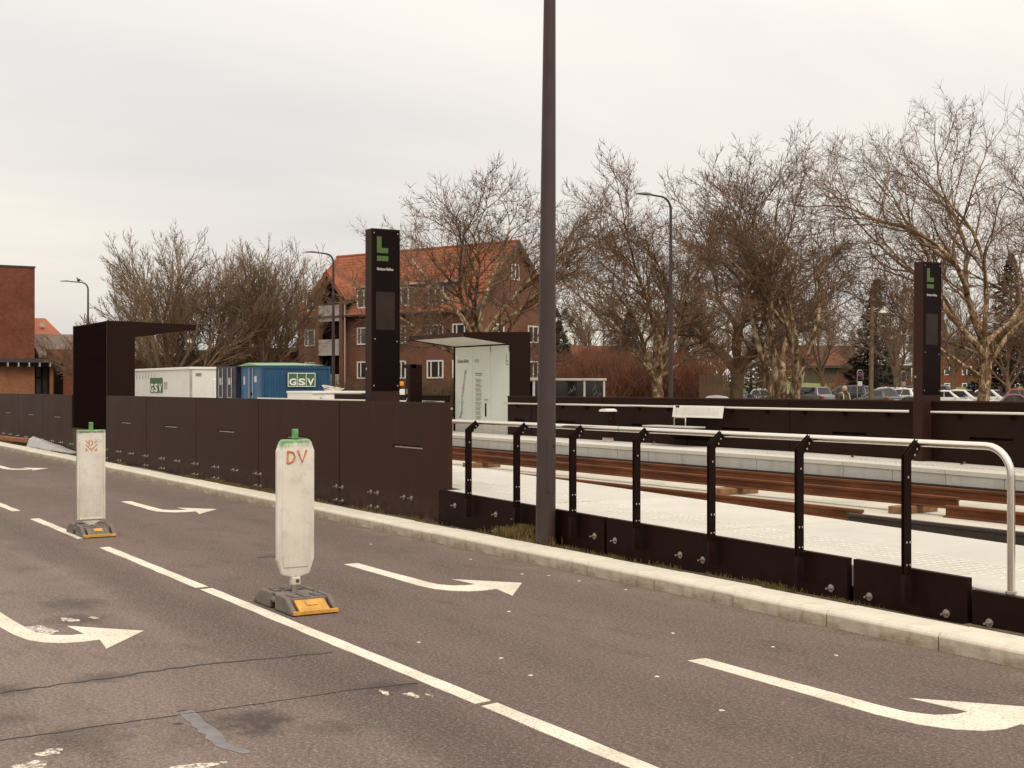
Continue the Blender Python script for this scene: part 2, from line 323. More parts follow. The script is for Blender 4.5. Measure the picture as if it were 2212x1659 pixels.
M = dict(
 asphalt=asphalt(), paint=roadpaint(), oldpaint=roadpaint('worn_road_paint',1.0), panel=panelmat('brown_panel',(0.043,0.0185,0.0118),0.50), panel2=panelmat('shaded_panel',(0.0135,0.0040,0.0030),0.55,0.12), far_panel=panelmat('far_panel',(0.020,0.0080,0.0055),0.55,0.2),  # darker copy of the panel coating: weaker sky reflection put into its colour
 black=simple('black_brown',(0.011,0.004,0.003),0.55,0,.1,6,0,.07), slat=simple('black_slat',(0.011,0.0025,0.0020),0.8,0,.1,6,0,0.03), shelter=simple('shelter_brown',(0.018,0.0078,0.0055),0.55,0,0.1,1.5,0,.07), casing=simple('casing_brown',(0.036,0.017,0.012),0.5,0,0.1,1.5,0,.10),
 kerb=concrete('kerb_concrete',(0.73,0.67,0.55),0.15,0.35,True,0.72), slab=concrete('white_slab',(0.62,0.582,0.51),0.14,0.2), edge=concrete('edge_block',(0.56,0.54,0.49),0.14,0.2,True),
 track=concrete('track_slab',(0.60,0.55,0.45),0.25,0.25), tactile=simple('tactile',(0.60,0.565,0.49),0.8), rust=rustmat(), rustdark=simple('dark_rail',(0.030,0.018,0.014),0.7,0,0.4,8),
 wood=simple('timber',(0.20,0.105,0.045),0.85,0,0.35,9), board=simple('orange_board',(0.27,0.10,0.035),0.8,0,0.3,5), steel=simple('steel',(0.72,0.67,0.60),0.22,1.0,0.0,.5),
 galv=simple('galvanised',(0.52,0.47,0.42),0.42,1.0,0.15,30), bolt=simple('bolt',(0.42,0.37,0.33),0.45,0.85,0.2,60), grass=simple('dry_grass',(0.155,0.105,0.030),0.9,0,0.4,9),
 soil=simple('soil',(0.10,0.075,0.045),0.95,0,0.35,5,0.6), ground=simple('ground',(0.085,0.070,0.042),0.95,0,0.3,0.3), lawn=simple('lawn',(0.135,0.150,0.022),0.95,0,0.25,0.25),
 brick=brickmat('red_brick',(0.185,0.070,0.041),(0.240,0.098,0.057),(0.22,0.15,0.115)), brick2=brickmat('tower_brick',(0.165,0.045,0.024),(0.230,0.075,0.038),(0.17,0.09,0.06)),
 brick3=brickmat('orange_brick',(0.28,0.10,0.045),(0.36,0.15,0.07),(0.30,0.2,0.14)), tile=tilemat('roof_tile',(0.32,0.105,0.055)), oldtile=tilemat('old_tile',(0.15,0.055,0.032)), gtile=tilemat('grey_tile',(0.20,0.15,0.125)),
 white=simple('white_paint',(0.78,0.75,0.68),0.5,0,0.05), cabin=simple('cabin_white',(0.74,0.72,0.67),0.5,0,0.05,1.2), pane=glassmat('window_glass',(0.045,0.038,0.034)),
 blue=simple('container_blue',(0.008,0.062,0.138),0.5,0,0.2,1.5), blue2=simple('door_blue',(0.020,0.095,0.200),0.5,0,0.25,2), navy=simple('container_navy',(0.022,0.020,0.040),0.5,0,0.25,2),
 green=simple('logo_green',(0.045,0.13,0.055),0.55,0,0.1), lgreen=simple('tarp_green',(0.20,0.33,0.20),0.7,0,0.15), lime=simple('line_green',(0.052,0.105,0.025),0.5,0,0.06),
 glassblk=glassmat('black_glass',(0.006,0.0018,0.0016),0.12,0.10), screen=glassmat('grey_screen',(0.030,0.020,0.017),0.35,0.10), letter=simple('letter_white',(0.62,0.58,0.54),0.6,0,0.03),
 frost=simple('white_glass',(0.66,0.685,0.62),0.18,0,0.03,1.0), ceil=simple('ceiling_white',(0.70,0.69,0.64),0.5,0,0.05), print=simple('print_grey',(0.24,0.23,0.20),0.7,0,0.05),
 pole=simple('pole_grey',(0.058,0.038,0.036),0.45,0,0.12,3.0,0,.25), lamphead=simple('lamp_head',(0.20,0.17,0.16),0.5), bark=barkmat(), bark2=simple('brown_bark',(0.165,0.105,0.060),0.9,0,0.35,3,0.4),
 twig=simple('twig',(0.180,0.108,0.062),0.9,0,0.3,0.8), twig2=simple('grey_twig',(0.215,0.140,0.082),0.9,0,0.3,0.8), thick=simple('red_thicket',(0.170,0.066,0.032),0.9,0,0.4,0.6),
 scrub=simple('dark_scrub',(0.100,0.062,0.030),0.9,0,0.4,0.7), conifer=simple('conifer_needles',(0.036,0.036,0.022),0.9,0,0.4,0.7), post=wornwhite(1.16,1.29), post2=wornwhite(1.10,1.19), postgreen=simple('green_spray',(0.10,0.28,0.09),0.6,0,0.35,25),
 orange=simple('orange_spray',(0.56,0.215,0.085),0.6,0,0.25,40), rubber=simple('grey_rubber',(0.150,0.122,0.105),0.85,0,0.30,14,0.4), rubdark=simple('dark_rubber',(0.035,0.026,0.022),0.85), yellow=simple('yellow_reflector',(0.56,0.285,0.050),0.6,0,0.30,14),
 tar=simple('tar',(0.045,0.034,0.031),0.8,0,0.3,20), sealer=simple('grey_sealer',(0.170,0.152,0.150),0.7,0,0.3,10), litter=simple('litter',(0.62,0.56,0.49),0.8), leaf=simple('dead_leaf',(0.16,0.065,0.030),0.8,0,0.3,30),
 plastic=simple('plastic_sheet',(0.33,0.31,0.30),0.45,0,0.12,3), roofd=simple('dark_roof',(0.06,0.045,0.038),0.8), panelwhite=simple('balcony_panel',(0.40,0.36,0.33),0.6,0,0.15,3),
 tyre=simple('tyre',(0.018,0.016,0.015),0.8), cglass=glassmat('car_glass',(0.020,0.018,0.017),0.06,0.6), red=simple('tail_red',(0.35,0.02,0.015),0.3), headl=simple('headlamp',(0.7,0.68,0.64),0.15), amber=simple('amber',(0.75,0.30,0.03),0.4),
 skin=simple('skin',(0.42,0.24,0.17),0.6), beanie=simple('beanie_wool',(0.42,0.29,0.18),0.95), jacket=simple('jacket',(0.075,0.050,0.032),0.9), strap=simple('strap',(0.46,0.40,0.31),0.9), beard=simple('beard',(0.045,0.028,0.018),0.9), trousers=simple('trousers',(0.03,0.027,0.03),0.9),
 signblue=simple('sign_blue',(0.02,0.05,0.20),0.5), signwhite=simple('sign_white',(0.6,0.57,0.52),0.5), cable=simple('cable',(0.55,0.50,0.42),0.6), graf=simple('graffiti_grey',(0.26,0.25,0.27),0.7), sticker=simple('sticker',(0.55,0.53,0.50),0.6),
)
# ------------------------------------------------------------------ ground and road
struct('ground', MB().box(-1500,1500,-1500,1500,-1.2,-0.06), M['ground'])
road = struct('road', MB().sheet([(-300,-14),(60,-14),(60,6.62),(-300,6.62)], 0.0), M['asphalt'])
struct('car_park', MB().sheet([(-135,23.0),(40,23.0),(40,150),(-135,150)], -0.03), M['asphalt'])
def mark(name, poly, z=0.004, m='paint'):
    mb = MB(); n = len(poly); mb.add([(p[0],p[1],z) for p in poly]+[(p[0],p[1],0.0005) for p in poly], [tuple(range(n))]+[(i,(i+1)%n,n+(i+1)%n,n+i) for i in range(n)])
    return mb.build(name, M[m], road)
A = [(-11.3,5.02),(-11.3,5.16),(-10.74,5.155),(-10.23,5.165),(-9.91,5.165),(-9.74,5.18),(-9.62,5.25),(-9.575,5.36),(-9.58,5.45),(-9.94,5.42),(-9.45,5.82),(-8.91,5.40),(-9.28,5.47),(-9.26,5.33),(-9.29,5.21),(-9.38,5.11),(-9.53,5.035),(-9.79,5.005),(-10.24,5.015),(-10.72,5.015)]
B = [(-10.36,1.79),(-10.11,1.80),(-9.65,1.82),(-9.24,1.85),(-9.08,1.93),(-9.01,2.03),(-9.01,2.12),(-9.37,2.09),(-8.92,2.49),(-8.43,2.12),(-8.76,2.16),(-8.74,2.05),(-8.76,1.93),(-8.84,1.83),(-8.99,1.755),(-9.24,1.71),(-9.6,1.685),(-10.36,1.68)]
for dx in (0, 5.05, -7.84, -18.3): mark('lane_arrow', [(x+dx,y) for x,y in A])
mark('lane_arrow', [(x-0.9 if x < -10.2 else x, y) for x,y in B])
for a, b in ((-13.79,-10.62),(-10.52,-5.99),(-5.93,1.0),(-17.23,-14.72),(-21.5,-18.42),(-26.2,-23.0),(-31,-27.6)):
    n = max(2,int((b-a)/0.25)); top = [(a+(b-a)*i/n, 3.50+random.uniform(-.006,.006)) for i in range(n+1)]; bot = [(a+(b-a)*i/n+0.02, 3.39+random.uniform(-.006,.006)) for i in range(n+1)]
    mark('lane_line', top+bot[::-1])
def blotch(c, rx, ry, n=18, jit=0.35, rot=0.0):
    out = []; ph = [random.uniform(0,6.28) for _ in range(3)]
    for i in range(n):
        q = 2*math.pi*i/n; r = 1+jit*(.5*math.sin(2*q+ph[0])+.4*math.sin(3*q+ph[1])+.3*math.sin(5*q+ph[2]))+random.uniform(-.12,.12)*jit; x, y = rx*r*math.cos(q), ry*r*math.sin(q)
        out.append((c[0]+x*math.cos(rot)-y*math.sin(rot), c[1]+x*math.sin(rot)+y*math.cos(rot)))
    return out
for c, rx, ry in (((-9.62,2.16),.10,.05),((-9.32,1.88),.20,.10),((-9.62,2.33),.05,.03),((-5.95,1.16),.12,.09),((-6.18,1.30),.05,.06),((-5.62,1.80),.05,.10)):
    mark('worn_marking', blotch(c, rx, ry, 60, 0.35), 0.002, 'oldpaint')
for c, rx, ry in (((-6.33,3.20),.05,.035),((-6.45,3.10),.06,.02),((-6.28,3.28),.03,.015)):
    mark('worn_marking', blotch(c, rx, ry, 40, 0.5), 0.002, 'oldpaint')
def strip(pts, w, jit):
    L, R = [], []; dense = []; wk = 1.0
    for (a,b) in zip(pts[:-1],pts[1:]):
        k = max(2,int(math.dist(a,b)/0.06)); dense += [(a[0]+(b[0]-a[0])*i/k, a[1]+(b[1]-a[1])*i/k) for i in range(k)]
    dense.append(pts[-1])
    for i, p in enumerate(dense):
        q = dense[min(i+1,len(dense)-1)]; o = dense[max(i-1,0)]; d = math.hypot(q[0]-o[0],q[1]-o[1]) or 1; nx, ny = -(q[1]-o[1])/d, (q[0]-o[0])/d
        wk = 0.8*wk+0.2*random.uniform(-.4,2.4); ww = w*wk; s = random.uniform(-jit,jit); L.append((p[0]+nx*(ww+s),p[1]+ny*(ww+s))); R.append((p[0]-nx*(ww-s),p[1]-ny*(ww-s)))
    return L+R[::-1]
mark('tar_seam', strip([(-7.50,0.4),(-7.52,1.32),(-7.57,1.83),(-7.65,2.35),(-7.64,2.72),(-7.60,3.30)], 0.013, 0.016), 0.003, 'tar')
mark('tar_seam', strip([(-6.48,0.4),(-6.5,1.15),(-6.53,1.66),(-6.55,2.08),(-6.56,2.43),(-6.6,2.98),(-6.57,3.36)], 0.005, 0.008), 0.003, 'tar')
mark('sealed_patch', strip([(-6.60,2.06),(-6.35,2.04),(-6.1,2.03),(-5.9,2.00),(-5.7,2.06)], 0.032, 0.006), 0.003, 'sealer')
mark('oil_stain', blotch((-6.38,1.95), .02, .02, 10, 0.3), 0.002, 'tar'); mark('oil_stain', blotch((-6.62,2.05), .02, .025, 10, 0.3), 0.002, 'tar')
mark('tar_seam', strip([(-12.2,4.5),(-12.15,4.8),(-12.3,5.0)], 0.02, 0.02), 0.003, 'tar')
# verge behind the kerb
vb = MB(); nx = 120
for i in range(nx):
    x0 = -62+66*i/nx; x1 = -62+66*(i+1)/nx
    vb.box(x0,x1,6.84,7.12,-0.3,0.075+0.02*random.random())
struct('verge', vb, M['soil'])
# kerb stones
kerb = thing('kerb', 'pale concrete kerb of long stones along the dark traffic lane', 'kerb', (-30,6.7,0))
km = MB().prism([(6.565,-0.15),(6.555,0.095),(6.585,0.122),(6.855,0.125),(6.86,-0.15)],'x',-0.482,0.482).mesh('kerb_stone', M['kerb'], (0,6.7,0))
for i in range(70):
    x = -0.35-0.97*i
    o = inst(km,'kerb_stone',kerb,(x,6.7+random.uniform(-.004,.004),random.uniform(-.004,.003)),(0,0,random.uniform(-.003,.003)))
    b = o.modifiers.new('bevel','BEVEL'); b.width = 0.008; b.segments = 1
# ------------------------------------------------------------------ platforms and track bed
def zn(x): return max(0.26, min(0.505, 0.32+(-5.6-x)*0.0187))
struct('track_bed', MB().box(-75,30,7.3,18.9,-0.5,0.05), M['track'])
plat = struct('platform', MB().box(-62,-15.5,7.32,9.14,0.03,0.44), M['edge'])
def slab_near(x0,x1):
    mb = MB(); y0,y1 = (7.42 if x1 < -13.3 else 7.155),9.2; a,b = zn(x0),zn(x1); g = 0.011
    mb.add([(x0+g,y0,a-.16),(x1-g,y0,b-.16),(x1-g,y1,b-.16),(x0+g,y1,a-.16),(x0+g,y0,a),(x1-g,y0,b),(x1-g,y1,b),(x0+g,y1,a)],[(3,2,1,0),(4,5,6,7),(0,1,5,4),(1,2,6,5),(2,3,7,6),(3,0,4,7)])
    mb.build('paving_slab', M['slab'], plat, bevel=0.006)
xs = [-62+2.59*i for i in range(17)]+[-18.3,-15.7,-13.36,-11.6,-9.05,-6.3,-3.7,-1.1,1.5]
for a,b in zip(xs[:-1],xs[1:]): slab_near(a,b)
eb = MB()
for a,b in zip(xs[:-1],xs[1:]): eb.add([(a,9.13,zn(a)-.162),(b,9.13,zn(b)-.162),(b,9.13,.04),(a,9.13,.04),(a,9.0,zn(a)-.162),(b,9.0,zn(b)-.162),(b,9.0,.04),(a,9.0,.04)],[(0,1,2,3),(4,5,1,0)])
eb.build('edge_wall', M['edge'], plat)
tm = MB()
for i in range(150):
    x = -15.8+i*0.082
    for j in range(7):
        y = 7.62+j*0.075; z = zn(x)+0.001
        tm.add([(x-.011,y-.024,z),(x+.011,y-.024,z),(x+.011,y+.024,z),(x-.011,y+.024,z),(x-.005,y-.017,z+.005),(x+.005,y-.017,z+.005),(x+.005,y+.017,z+.005),(x-.005,y+.017,z+.005)],[(0,1,5,4),(1,2,6,5),(2,3,7,6),(3,0,4,7),(4,5,6,7)])
tm.build('tactile_ribs', M['tactile'], plat, kind='stuff')
plat2 = struct('platform', MB().box(-62,20,16.36,18.9,0.03,0.30), M['edge'])
def zf(x): return 0.425 if x < -17 else max(0.30, 0.425-(x+17)*0.011)
fm = {}
i = 0; x = -60.9
while x < 6:
    x1 = x+1.07; a,b = zf(x),zf(x1); g = 0.005
    mb = MB().add([(x+g,16.12,.15),(x1-g,16.12,.15),(x1-g,16.38,.15),(x+g,16.38,.15),(x+g,16.12,a-.075),(x1-g,16.12,b-.075),(x1-g,16.38,b-.075),(x+g,16.38,a-.075)],[(3,2,1,0),(4,5,6,7),(0,1,5,4),(1,2,6,5),(2,3,7,6),(3,0,4,7)])
    mb.build('edge_block', M['edge'], plat2, bevel=0.006)
    x = x1; i += 1
x = -60.9
while x < 6:
    x1 = x+2.14; a,b = zf(x),zf(x1); g = 0.005
    mb = MB().add([(x+g,16.10,a-.073),(x1-g,16.10,b-.073),(x1-g,17.49,b-.073),(x+g,17.49,a-.073),(x+g,16.10,a),(x1-g,16.10,b),(x1-g,17.49,b),(x+g,17.49,a)],[(3,2,1,0),(4,5,6,7),(0,1,5,4),(1,2,6,5),(2,3,7,6),(3,0,4,7)])
    mb.build('paving_slab', M['slab'], plat2, bevel=0.005); x = x1
tm = MB()
for i in range(190):
    x = -19+i*0.11; y = 16.62; z = zf(x)+0.001
    for j in range(3): tm.box(x-.018,x+.018,y+j*.11-.03,y+j*.11+.03,z,z+.005)
tm.build('tactile_ribs', M['tactile'], plat2, kind='stuff')
struct('drain_channel', MB().box(-75,20,15.93,16.10,0.02,0.15), M['black'])
# ------------------------------------------------------------------ rails lying on the slab
def railmesh(x0,x1,name='rail',m='rust'):
    h=.146; p=[(-.063,0),(.063,0),(.063,.012),(.012,.028),(.008,.10),(.034,.112),(.036,.140),(.028,.146),(-.028,.146),(-.036,.140),(-.034,.112),(-.008,.10),(-.012,.028),(-.063,.012)]
    return MB().prism(p,'x',x0,x1)
def rail(label, x0, x1, y, z, m='rust', group='loose rails on the track slab', tilt=0.0):
    o = railmesh(x0-(x0+x1)/2,(x0+x1)/2-x0 if False else x1-(x0+x1)/2).build('rail', M[m]); o.location=((x0+x1)/2,y,z); o.rotation_euler=(0,0,tilt); tag(o,label,'rail',group); return o
rail('rusty rail on timber blocks, nearer of the two raised rails', -60,-11.03,13.12,0.147,'rust',tilt=-0.001)
rail('rusty rail behind the nearer raised rail, closest to the far platform', -60,4,14.25,0.147,'rust')
rail('short rusty rail lying directly on the slab, butted against the end of the raised rail', -11.12,6,12.98,0.052,'rust')
rail('rusty rail by the near platform edge, its end hidden behind a dark rail', -19,-11.2,11.62,0.054,'rust')
rail('dark blackened rail lying closest to the near platform edge', -11.0,5,11.20,0.054,'rustdark')
for n,(x,w) in enumerate(((-22.8,.24),(-15.2,.26),(-11.75,.22))):
    lab = ['timber block under the rails beside the handrail start, near the info shelter','timber block under the rails left of the middle of the handrail','timber block near the exposed end of the raised rail'][n] if n < 3 else 'timber block under the rusty rails behind the tall brown wall'
    o = MB().box(-w/2,w/2,-.36,.36,-.047,.047).build('timber_block', M['wood'], bevel=0.006); o.location=(x,13.10,.098); o.rotation_euler=(0,0,random.uniform(-.15,.15)); tag(o,lab,'timber','timber blocks under the rails')
lp = [(0,0,0),(.06,.03,.02),(.11,0,.05),(.06,-.035,.03),(.03,.05,.05),(.08,.06,.07),(-.02,-.03,.04)]
for n,(x,y,s,lab) in enumerate(((-10.05,11.75,1.0,'largest curled dead leaf standing on the slab beside the dark rail'),(-9.4,11.75,.7,'flat curled dead leaf just right of the largest leaf'),(-8.0,11.95,.6,'small upright dead leaf near the silver handrail end'),(-7.75,11.8,.6,'small rolled dead leaf beside the upright leaf near the handrail end'),(-16.5,16.9,.9,'dead leaf on the far platform left of the right sign tower'),(-14.4,17.15,.8,'dead leaf against the far wall right of the right sign tower'),(-22.6,17.2,.8,'dead leaf against the far wall under the bench'))):
    o = MB().add(lp,[(0,1,2,3),(0,4,1),(1,4,5),(0,3,6),(1,5,2)]).build('dead_leaf', M['leaf'], fix=False); o.location=(x,y,.06 if y < 14 else zf(x)+.004); o.scale=(s,s,s); o.rotation_euler=(0,0,n*1.3); tag(o,lab,'leaf','dead leaves on the tram stop')
# ------------------------------------------------------------------ walls
bm_bolt = MB().lathe([(.030,0),(.030,.006),(.015,.006),(.015,.020),(.008,.020),(.008,.055)],(0,0,0),10,'y')
BOLT = bm_bolt.mesh('bolt', M['bolt'], smooth=30); SC = MB().lathe([(.010,0),(.010,.004),(.004,.007)],(0,0,0),8,'y').mesh('screw', M['galv'], smooth=30)
def slot_panel(x0,x1,y0,y1,z0,z1,sx0,sx1,sz0,sz1):
    mb = MB(); X=[x0,sx0,sx1,x1]; Z=[z0,sz0,sz1,z1]; idx={}
    for k,y in enumerate((y0,y1)):
        for i in range(4):
            for j in range(4): idx[(i,j,k)]=len(mb.v); mb.v.append((X[i],y,Z[j]))
    F=[]
    for i in range(3):
        for j in range(3):
            if i==1 and j==1: continue
            F.append((idx[i,j,0],idx[i+1,j,0],idx[i+1,j+1,0],idx[i,j+1,0])); F.append((idx[i,j+1,1],idx[i+1,j+1,1],idx[i+1,j,1],idx[i,j,1]))
    for i in range(3):
        F.append((idx[i,0,0],idx[i,0,1],idx[i+1,0,1],idx[i+1,0,0])); F.append((idx[i,3,0],idx[i+1,3,0],idx[i+1,3,1],idx[i,3,1]))
        F.append((idx[0,i,0],idx[0,i+1,0],idx[0,i+1,1],idx[0,i,1])); F.append((idx[3,i,0],idx[3,i,1],idx[3,i+1,1],idx[3,i+1,0]))
    F += [(idx[1,1,0],idx[1,2,0],idx[1,2,1],idx[1,1,1]),(idx[2,1,0],idx[2,1,1],idx[2,2,1],idx[2,2,0]),(idx[1,1,0],idx[1,1,1],idx[2,1,1],idx[2,1,0]),(idx[1,2,0],idx[2,2,0],idx[2,2,1],idx[1,2,1])]
    mb.f += F; mb.mi += [0]*len(F); return mb
wall = thing('platform_wall', 'tall dark brown panel wall beside the kerb, backing the near platform', 'wall', (-30,7.25,0))
seams = [-13.37-3.1*i for i in range(6)]; seams = seams[:6]          # right run down to the shelter
runs = list(zip(seams[1:],seams[:-1]))+[(-32.03-3.2*(i+1),-32.03-3.2*i) for i in range(8)]
slotx = {0:(-14.83,-14.02)}
for k,(a,b) in enumerate(runs):
    m = (a+b)/2; s0 = m-0.02+0.10 if k == 0 else m-0.40; s0 = slotx.get(k,(m-.38,0))[0]; s1 = s0+.80
    p = slot_panel(a+.012,b-.012,7.25,7.30,-.1,1.467,s0,s1,.905,.937).build('wall_panel', M['panel'], wall)
    MB().box(s0+.004,s1-.004,7.262,7.34,.885,.920).build('slot_lit_lip', M['galv'], p)  # pale metal strip imitates light on the slot's lower lip
    for fx in (.10,1.0,1.2,1.95,2.15,3.0):
        xx = a+fx*(b-a)/3.1
        inst(BOLT,'bolt',p,(xx,7.25,.30),(math.pi,0,0))
        if k < 6 and fx in (.10,1.0,1.2,3.0): inst(BOLT,'bolt',p,(xx,7.25,.115),(math.pi,0,0))
    MB().box(a-.03,b-.3,7.34,7.40,.3,1.44).build('backing_frame', M['black'], p)
inst(BOLT,'bolt',wall,(-13.38,7.29,1.40),(0,0,math.pi/2),(.6,.6,.5))
# white concrete footings showing at the joints
for k,(a,b) in enumerate(runs[:6]):
    o = MB().box(-.13,.13,-.05,.06,0,.075+random.random()*.03).build('footing_block', M['kerb'], wall, bevel=0.015); o.location=(b-(-30)-.02,7.17-7.25,.085)
low = thing('ramp_wall', 'low dark brown panel wall under the silver handrail beside the ramp', 'wall', (-9,7.1,0))
for n,(a,b,za,zb) in enumerate(((-13.345,-10.07,.478,.435),(-10.03,-6.99,.435,.398),(-6.93,-5.91,.398,.386),(-5.87,-2.9,.315,.275),(-2.86,.2,.275,.25))):
    p = MB().add([(a,7.1,-.1),(b,7.1,-.1),(b,7.15,-.1),(a,7.15,-.1),(a,7.1,za),(b,7.1,zb),(b,7.15,zb),(a,7.15,za)],[(3,2,1,0),(4,5,6,7),(0,1,5,4),(1,2,6,5),(2,3,7,6),(3,0,4,7)]).build('wall_panel', M['panel2'], low, bevel=.003)
    L = b-a
    bx = [a+.14,a+L*.36,a+L*.46,b-.16] if L > 2 else [a+.16,b-.17]
    if n == 0: bx = [-12.95,-12.05,-11.65,-10.92,-10.22]
    for xx in bx:
        inst(BOLT,'bolt',p,(xx,7.1,.12+(-6-xx)*.029+.004),(math.pi,0,0))
    if n == 0:
        for xx in (-12.05,-11.65): inst(BOLT,'bolt',p,(xx,7.1,.125),(math.pi,0,0))
# handrail on the ramp
hr = thing('handrail', 'silver tubular handrail on dark posts along the near ramp', 'railing', (-9,7.16,0))
pts = [(-13.09,7.16,1.262),(-5.80,7.16,1.262)]
for i in range(1,9):
    q = math.pi/2*i/8; pts.append((-5.80+.19*math.sin(q),7.16,1.262-.19*(1-math.cos(q))))
pts.append((-5.61,7.16,.31)); MB().tube(pts,.0255,14).build('rail_tube', M['steel'], hr, smooth=50)
MB().lathe([(.036,0),(.036,.015)],(-5.61,7.16,.318),14).build('base_collar', M['galv'], hr)
MB().lathe([(.0261,0),(.0261,.006)],(-9.9,7.16,1.262),14,'x').build('tube_joint', M['black'], hr)
HP = MB()
pf = [(-.030,0),(.034,0),(.034,.70),(.126,.775),(.100,.828),(-.030,.735)]
pb = MB().prism(pf,'x',-.012,.0); POST = pb.mesh('handrail_post', M['black'])
P2 = MB().prism([(-.034,0.0),(.030,0.0),(.030,.705),(.122,.78),(.096,.833),(-.034,.74)],'x',-.030,-.022).mesh('post_plate', M['black'])
SLV = MB().box(-.032,.002,-.036,.030,-.20,-.002); SL = SLV.mesh('post_sleeve', M['panel2'])
for x in (-12.62,-11.61,-10.58,-9.56,-8.53,-7.5,-6.45):
    x += .085; zb = .43+(-10-x)*.0125-.03; s = (1.262-zb-.01)/.80; yb = 7.045
    pp = inst(POST,'rail_post',hr,(x,yb,zb),(0,0,0),(1,1,s)); ORG[pp.name] = (x,yb,zb)
    inst(P2,'back_plate',pp,(x,yb,zb)); inst(SL,'post_sleeve',pp,(x,yb,zb),(0,0,0),(1,1,1/s))
    for dy,dz in ((-.014,.06),(.018,.06),(-.014,.20),(.018,.20),(.002,.60),(.088,.772),(.066,.735)):
        inst(SC,'screw',pp,(x+.0005,yb+dy,zb+dz),(0,0,-math.pi/2),(.75,.75,.75))
# far platform wall with its handrail
fw_ = thing('platform_wall', 'long dark wall with a silver rail behind the far platform', 'wall', (-20,17.5,0))
sx = [-21.80+3.08*i for i in range(-6,10)]
for a,b in zip(sx[:-1],sx[1:]):
    if a < -29.2 and b > -32.2: pass
    aa, bb = max(a,-40.2), b
    if b <= -40.2: continue
    segs = [(aa,bb)]
    if aa < -29.15 < bb: segs = [(-29.12,bb)]
    elif aa >= -32.3 and bb <= -29.1: segs = []
    elif aa < -32.3 < bb: segs = [(aa,-32.3)]
    for (p0,p1) in segs:
        if p1-p0 < .3: continue
        m = (p0+p1)/2; w = min(.42,(p1-p0)*.2)
        p = slot_panel(p0+.01,p1-.01,17.5,17.55,.2,1.40,m-w,m+w,.795,.835).build('wall_panel', M['far_panel'], fw_)
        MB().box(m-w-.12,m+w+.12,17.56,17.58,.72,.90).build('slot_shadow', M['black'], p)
        MB().box(p0+.01,p1-.01,17.485,17.60,1.395,1.424).build('coping', M['panel'], p)
def frail(a,b):
    MB().tube([(a,17.38,1.235),(b,17.38,1.235)],.025,12).build('rail_tube', M['steel'], fw_, smooth=50)
    x = a+.5
    while x < b:
        MB().prism([(17.39,1.212),(17.50,1.212),(17.50,1.13),(17.47,1.13)],'x',x-.03,x+.03).build('rail_bracket', M['black'], fw_); x += 1.03
frail(-47,-32.35); frail(-29.1,-15.66); frail(-15.2,6)
# ------------------------------------------------------------------ shelters
def shelter(label, x0, x1, yb, sg, z0, near):
    t = thing('tram_shelter', label, 'shelter', ((x0+x1)/2, yb, z0))
    Y = lambda d: yb+sg*d
    prof = [(Y(0),z0-.25 if near else z0),(Y(0),3.09),(Y(1.96),3.04),(Y(1.96),2.92),(Y(.60),2.755),(Y(.60),z0-.25 if near else z0)]
    for a,b in ((x0,x0+.06),(x1-.06,x1)): MB().prism(prof,'x',a,b).build('end_frame', M['shelter'], t)
    MB().prism([(Y(.03),3.02),(Y(.03),3.085),(Y(1.93),3.036),(Y(1.93),2.99)],'x',x0+.062,x1-.062).build('roof', M['shelter'], t)
    MB().prism([(Y(1.90),2.925),(Y(1.90),3.03),(Y(1.955),3.03),(Y(1.955),2.925)],'x',x0+.062,x1-.062).build('fascia', M['panel'], t)
    w = (x1-x0-.14)/3
    for i in range(3):
        a = x0+.07+i*w; MB().prism([(Y(.61),2.775),(Y(.61),2.79),(Y(1.89),2.945),(Y(1.89),2.93)],'x',a+.004,a+w-.004).build('ceiling_panel', M['ceil'], t)
    ylo, yhi = sorted((Y(.55),Y(.58)))
    gs = []
    for i in range(3):
        a = x0+.07+i*w; gs.append(MB().box(a+.005,a+w-.005,ylo,yhi,z0+.32,2.74).build('glass_panel', M['frost'], t))
    l2,h2 = sorted((Y(.50),Y(.575))); MB().box(x0+.07,x1-.07,l2,h2,z0+.002,z0+.315).build('plinth', M['edge'], t)
    l3,h3 = sorted((Y(.06),Y(.10)))
    MB().box(x0+.06,x1-.06,l3,h3,(.70 if near else z0),3.0).build('back_panel', M['black'], t)
    if near:
        n = 40; sm = MB().box(-.018,.018,0,.045,.705,3.06)
        me = sm.mesh('slat', M['slat'], (0,0,0))
        for i in range(n): inst(me,'slat',t,(x0+.09+(x1-x0-.18)*i/(n-1),yb+.004,0))
        MB().box(x0+.01,x1-.01,yb-.02,yb+.03,-.1,.695).build('plinth_panel', M['panel'], t)
        for xx in (x0+.15,x0+1.1,x1-1.1,x1-.15): inst(BOLT,'bolt',t,(xx,yb-.02,.30),(math.pi,0,0))
    return t, gs, Y, w
shelter('dark brown tram shelter with a ribbed back, rising from the near wall', -32.03,-28.87,7.27,1,.5,True)
sh, gs, Y, w = shelter('dark brown tram shelter with white glass panels and a route map, on the far platform', -32.28,-29.2,18.24,-1,.425,False)
yy = 18.24-.58-.004; U=(1,0,0); V=(0,0,1)
def pr(mb, name, parent, m='print'): return mb.build(name, M[m], parent, fix=False)
def bar(x0,x1,z0,z1): return [(x0,yy,z0),(x1,yy,z0),(x1,yy,z1),(x0,yy,z1)]
